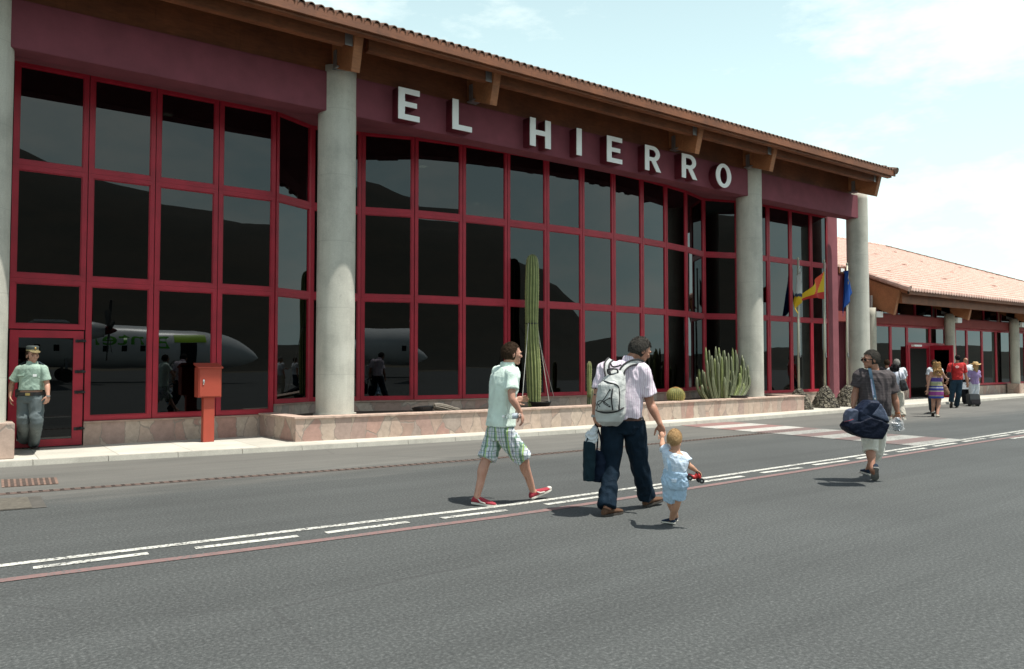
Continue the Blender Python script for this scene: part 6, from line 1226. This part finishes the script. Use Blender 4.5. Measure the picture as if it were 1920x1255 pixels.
# man in red
f, P = walker('man in a red T-shirt and jeans with a dark bag strap over his shoulder', FO, 26.0, (.1, .99), 1.0, jj(1072, 180, 868, head=(1085, 222), neck=(1080, 282), shL=(990, 318), shR=(1160, 312), elL=(958, 440), wrL=(950, 520, .08), elR=(1192, 450), wrR=(1210, 550), hpL=(1030, 545), hpR=(1105, 545), knL=(1008, 700, .05), knR=(1095, 700, -.0), hL=(1008, 800, -.05), tL=(1000, 858, .08), hR=(1068, 868), tR=(1095, 856)), M['skin_tan'], M['hair_black'], M['tee_red'], M['jeans'], M['shoe_dk'], M['sole_dark'], hv=.25, belly=.4)
q = f.p(1050, 335, 0)-f.F*.16; g = MB(); n = 20; g.tube([q+f.R*.055*cos(2*pi*k/n)+UP*.028*sin(2*pi*k/n) for k in range(n+1)], .005, 6); g.tube([q-f.R*.04, q+f.R*.04], .006, 6); g.tube([q-f.R*.045-UP*.04, q+f.R*.03-UP*.04], .004, 6); g.build('printed_emblem', M['white'], f.root)
sbag('dark messenger bag hanging at the left side of the man in the red T-shirt', f, (975, 465, -.08), .17, .30, .12, M['tee_black'], [(1000, 425, -.12), (1012, 340, -.16), (1020, 285, -.06)])
f, P = walker('bald man in a white shirt and black trousers holding a white folder', FO, 28.3, (.1, .99), .98, jj(1188, 212, 822, w=.95, hL=(1178, 822), tL=(1172, 812), hR=(1205, 818), tR=(1212, 808)), M['skin_tan'], None, M['w_white2'], M['dark_tr'], M['shoe_dk'], M['sole_dark'])
q = f.p(1195, 582, -.12); th = thing('folder', 'white folder with a dark mark carried at hip height behind the red shirted man', 'folder', q); g = MB(); g.hexa([q+(_r*x*.14+UP*x*.0)+FH*y*.012+UP*z*.13+_r*z*.03 for z in (-1, 1) for x, y in ((-1, -1), (1, -1), (1, 1), (-1, 1))]); pg = g.build('cover', M['w_white2'], th, bevel=.004)
g = MB(); g.hexa([q+_r*(.05+x*.03)+FH*(-.0135+y*.001)+UP*z*.06+_r*z*.015 for z in (-1, 1) for x, y in ((-1, -1), (1, -1), (1, 1), (-1, 1))]); g.build('dark_mark', M['dark_tr'], pg)
# woman with straw hat
f, P = walker('woman in a straw hat, purple blouse and white trousers pulling a suitcase', FO, 27.6, (.1, .99), .93, jj(1300, 255, 860, head=(1318, 330), neck=(1305, 385), shL=(1243, 402), shR=(1358, 402), elR=(1368, 480), wrR=(1352, 560), elL=(1225, 480), wrL=(1218, 550), hL=(1262, 852), tL=(1258, 842), hR=(1330, 850), tR=(1338, 840)), M['skin'], None, M['purple'], M['w_tr'], M['shoe_pale'], M['sole_white'], fem=1, sl=.9, top0=-.12)
hc = P['head']; g = MB(); g.ell(hc, (.088, .095, .105)); g.ell(hc-UP*.09-f.F*.05, (.095, .045, .10)); g.ell(hc-UP*.17-f.F*.08, (.075, .03, .06)); put('hair', fuse(g, .009, 2, .008, (30, 30, 8)), M['hair_blond'], f.root, True)
hb = hc+UP*.055; n = 40; g = MB(); rows = [(.175, -.0), (.15, .0), (.10, .0), (.095, .03), (.088, .09), (.06, .115), (.02, .118), (.02, .110), (.055, .108), (.082, .085), (.088, .0), (.10, -.008), (.15, -.008), (.175, -.006)]
g.rings([[hb+f.R*a*1.05*cos(2*pi*k/n)+f.F*a*sin(2*pi*k/n)+UP*(z+(.05*abs(cos(2*pi*k/n))**2 if a > .12 else 0)) for k in range(n)] for a, z in rows], caps=False); ht = g.build('straw_hat', plain('straw', (.52, .36, .17), .8, .2, 30, .4, 60), f.root, smooth=True); g = MB(); g.rings([[hb+f.R*.101*cos(2*pi*k/n)+f.F*.097*sin(2*pi*k/n)+UP*z for k in range(n)] for z in (.006, .03)], caps=False); g.build('hat_band', plain('hat_band', (.18, .08, .04), .7), ht)
sq = f.g(1300, 858); su = thing('suitcase', 'small dark grey wheeled suitcase with a raised handle behind the woman in the hat', 'suitcase', sq); A = f.p(1222, 848, -.55); B = f.p(1372, 848, -.55); T = f.p(1235, 705, -.55)
wd = (B-A).length*.98; ht_ = T.z-A.z; c0 = (A+B)/2; c0.z = .05; M['case'] = cloth('dark_grey_case', (.060, .065, .07), .6, 20)
g = MB(); g.hexa([c0+_r*x*wd/2+FH*(y*.12+z_*.06)+UP*(ht_*z_) for z_ in (0, 1) for x, y in ((-1, -1), (1, -1), (1, 1), (-1, 1))]); g.build('shell', M['case'], su, bevel=.03)
g = MB(); g.hexa([c0+_r*x*wd*.42+FH*(y*.015-.13+z_*.055)+UP*(.04+ht_*.42*z_) for z_ in (0, 1) for x, y in ((-1, -1), (1, -1), (1, 1), (-1, 1))]); g.build('front_pocket', M['tee_black'], su, bevel=.01)
for x in (-1, 1): g = MB(); g.tube([c0+_r*x*wd*.4+UP*-.005-_r*.02, c0+_r*x*wd*.4+UP*-.005+_r*.02], .045, 14); g.build('wheel', M['black'], su)
g = MB(); hh = P['wrR']-UP*.06; tp = c0+FH*.06+UP*ht_; g.tube([tp-_r*.05, hh-_r*.06], .008, 6); g.tube([tp+_r*.08, hh+_r*.05], .008, 6); g.tube([hh-_r*.07, hh+_r*.06], .013, 8); g.build('pull_handle', M['steel'], su)
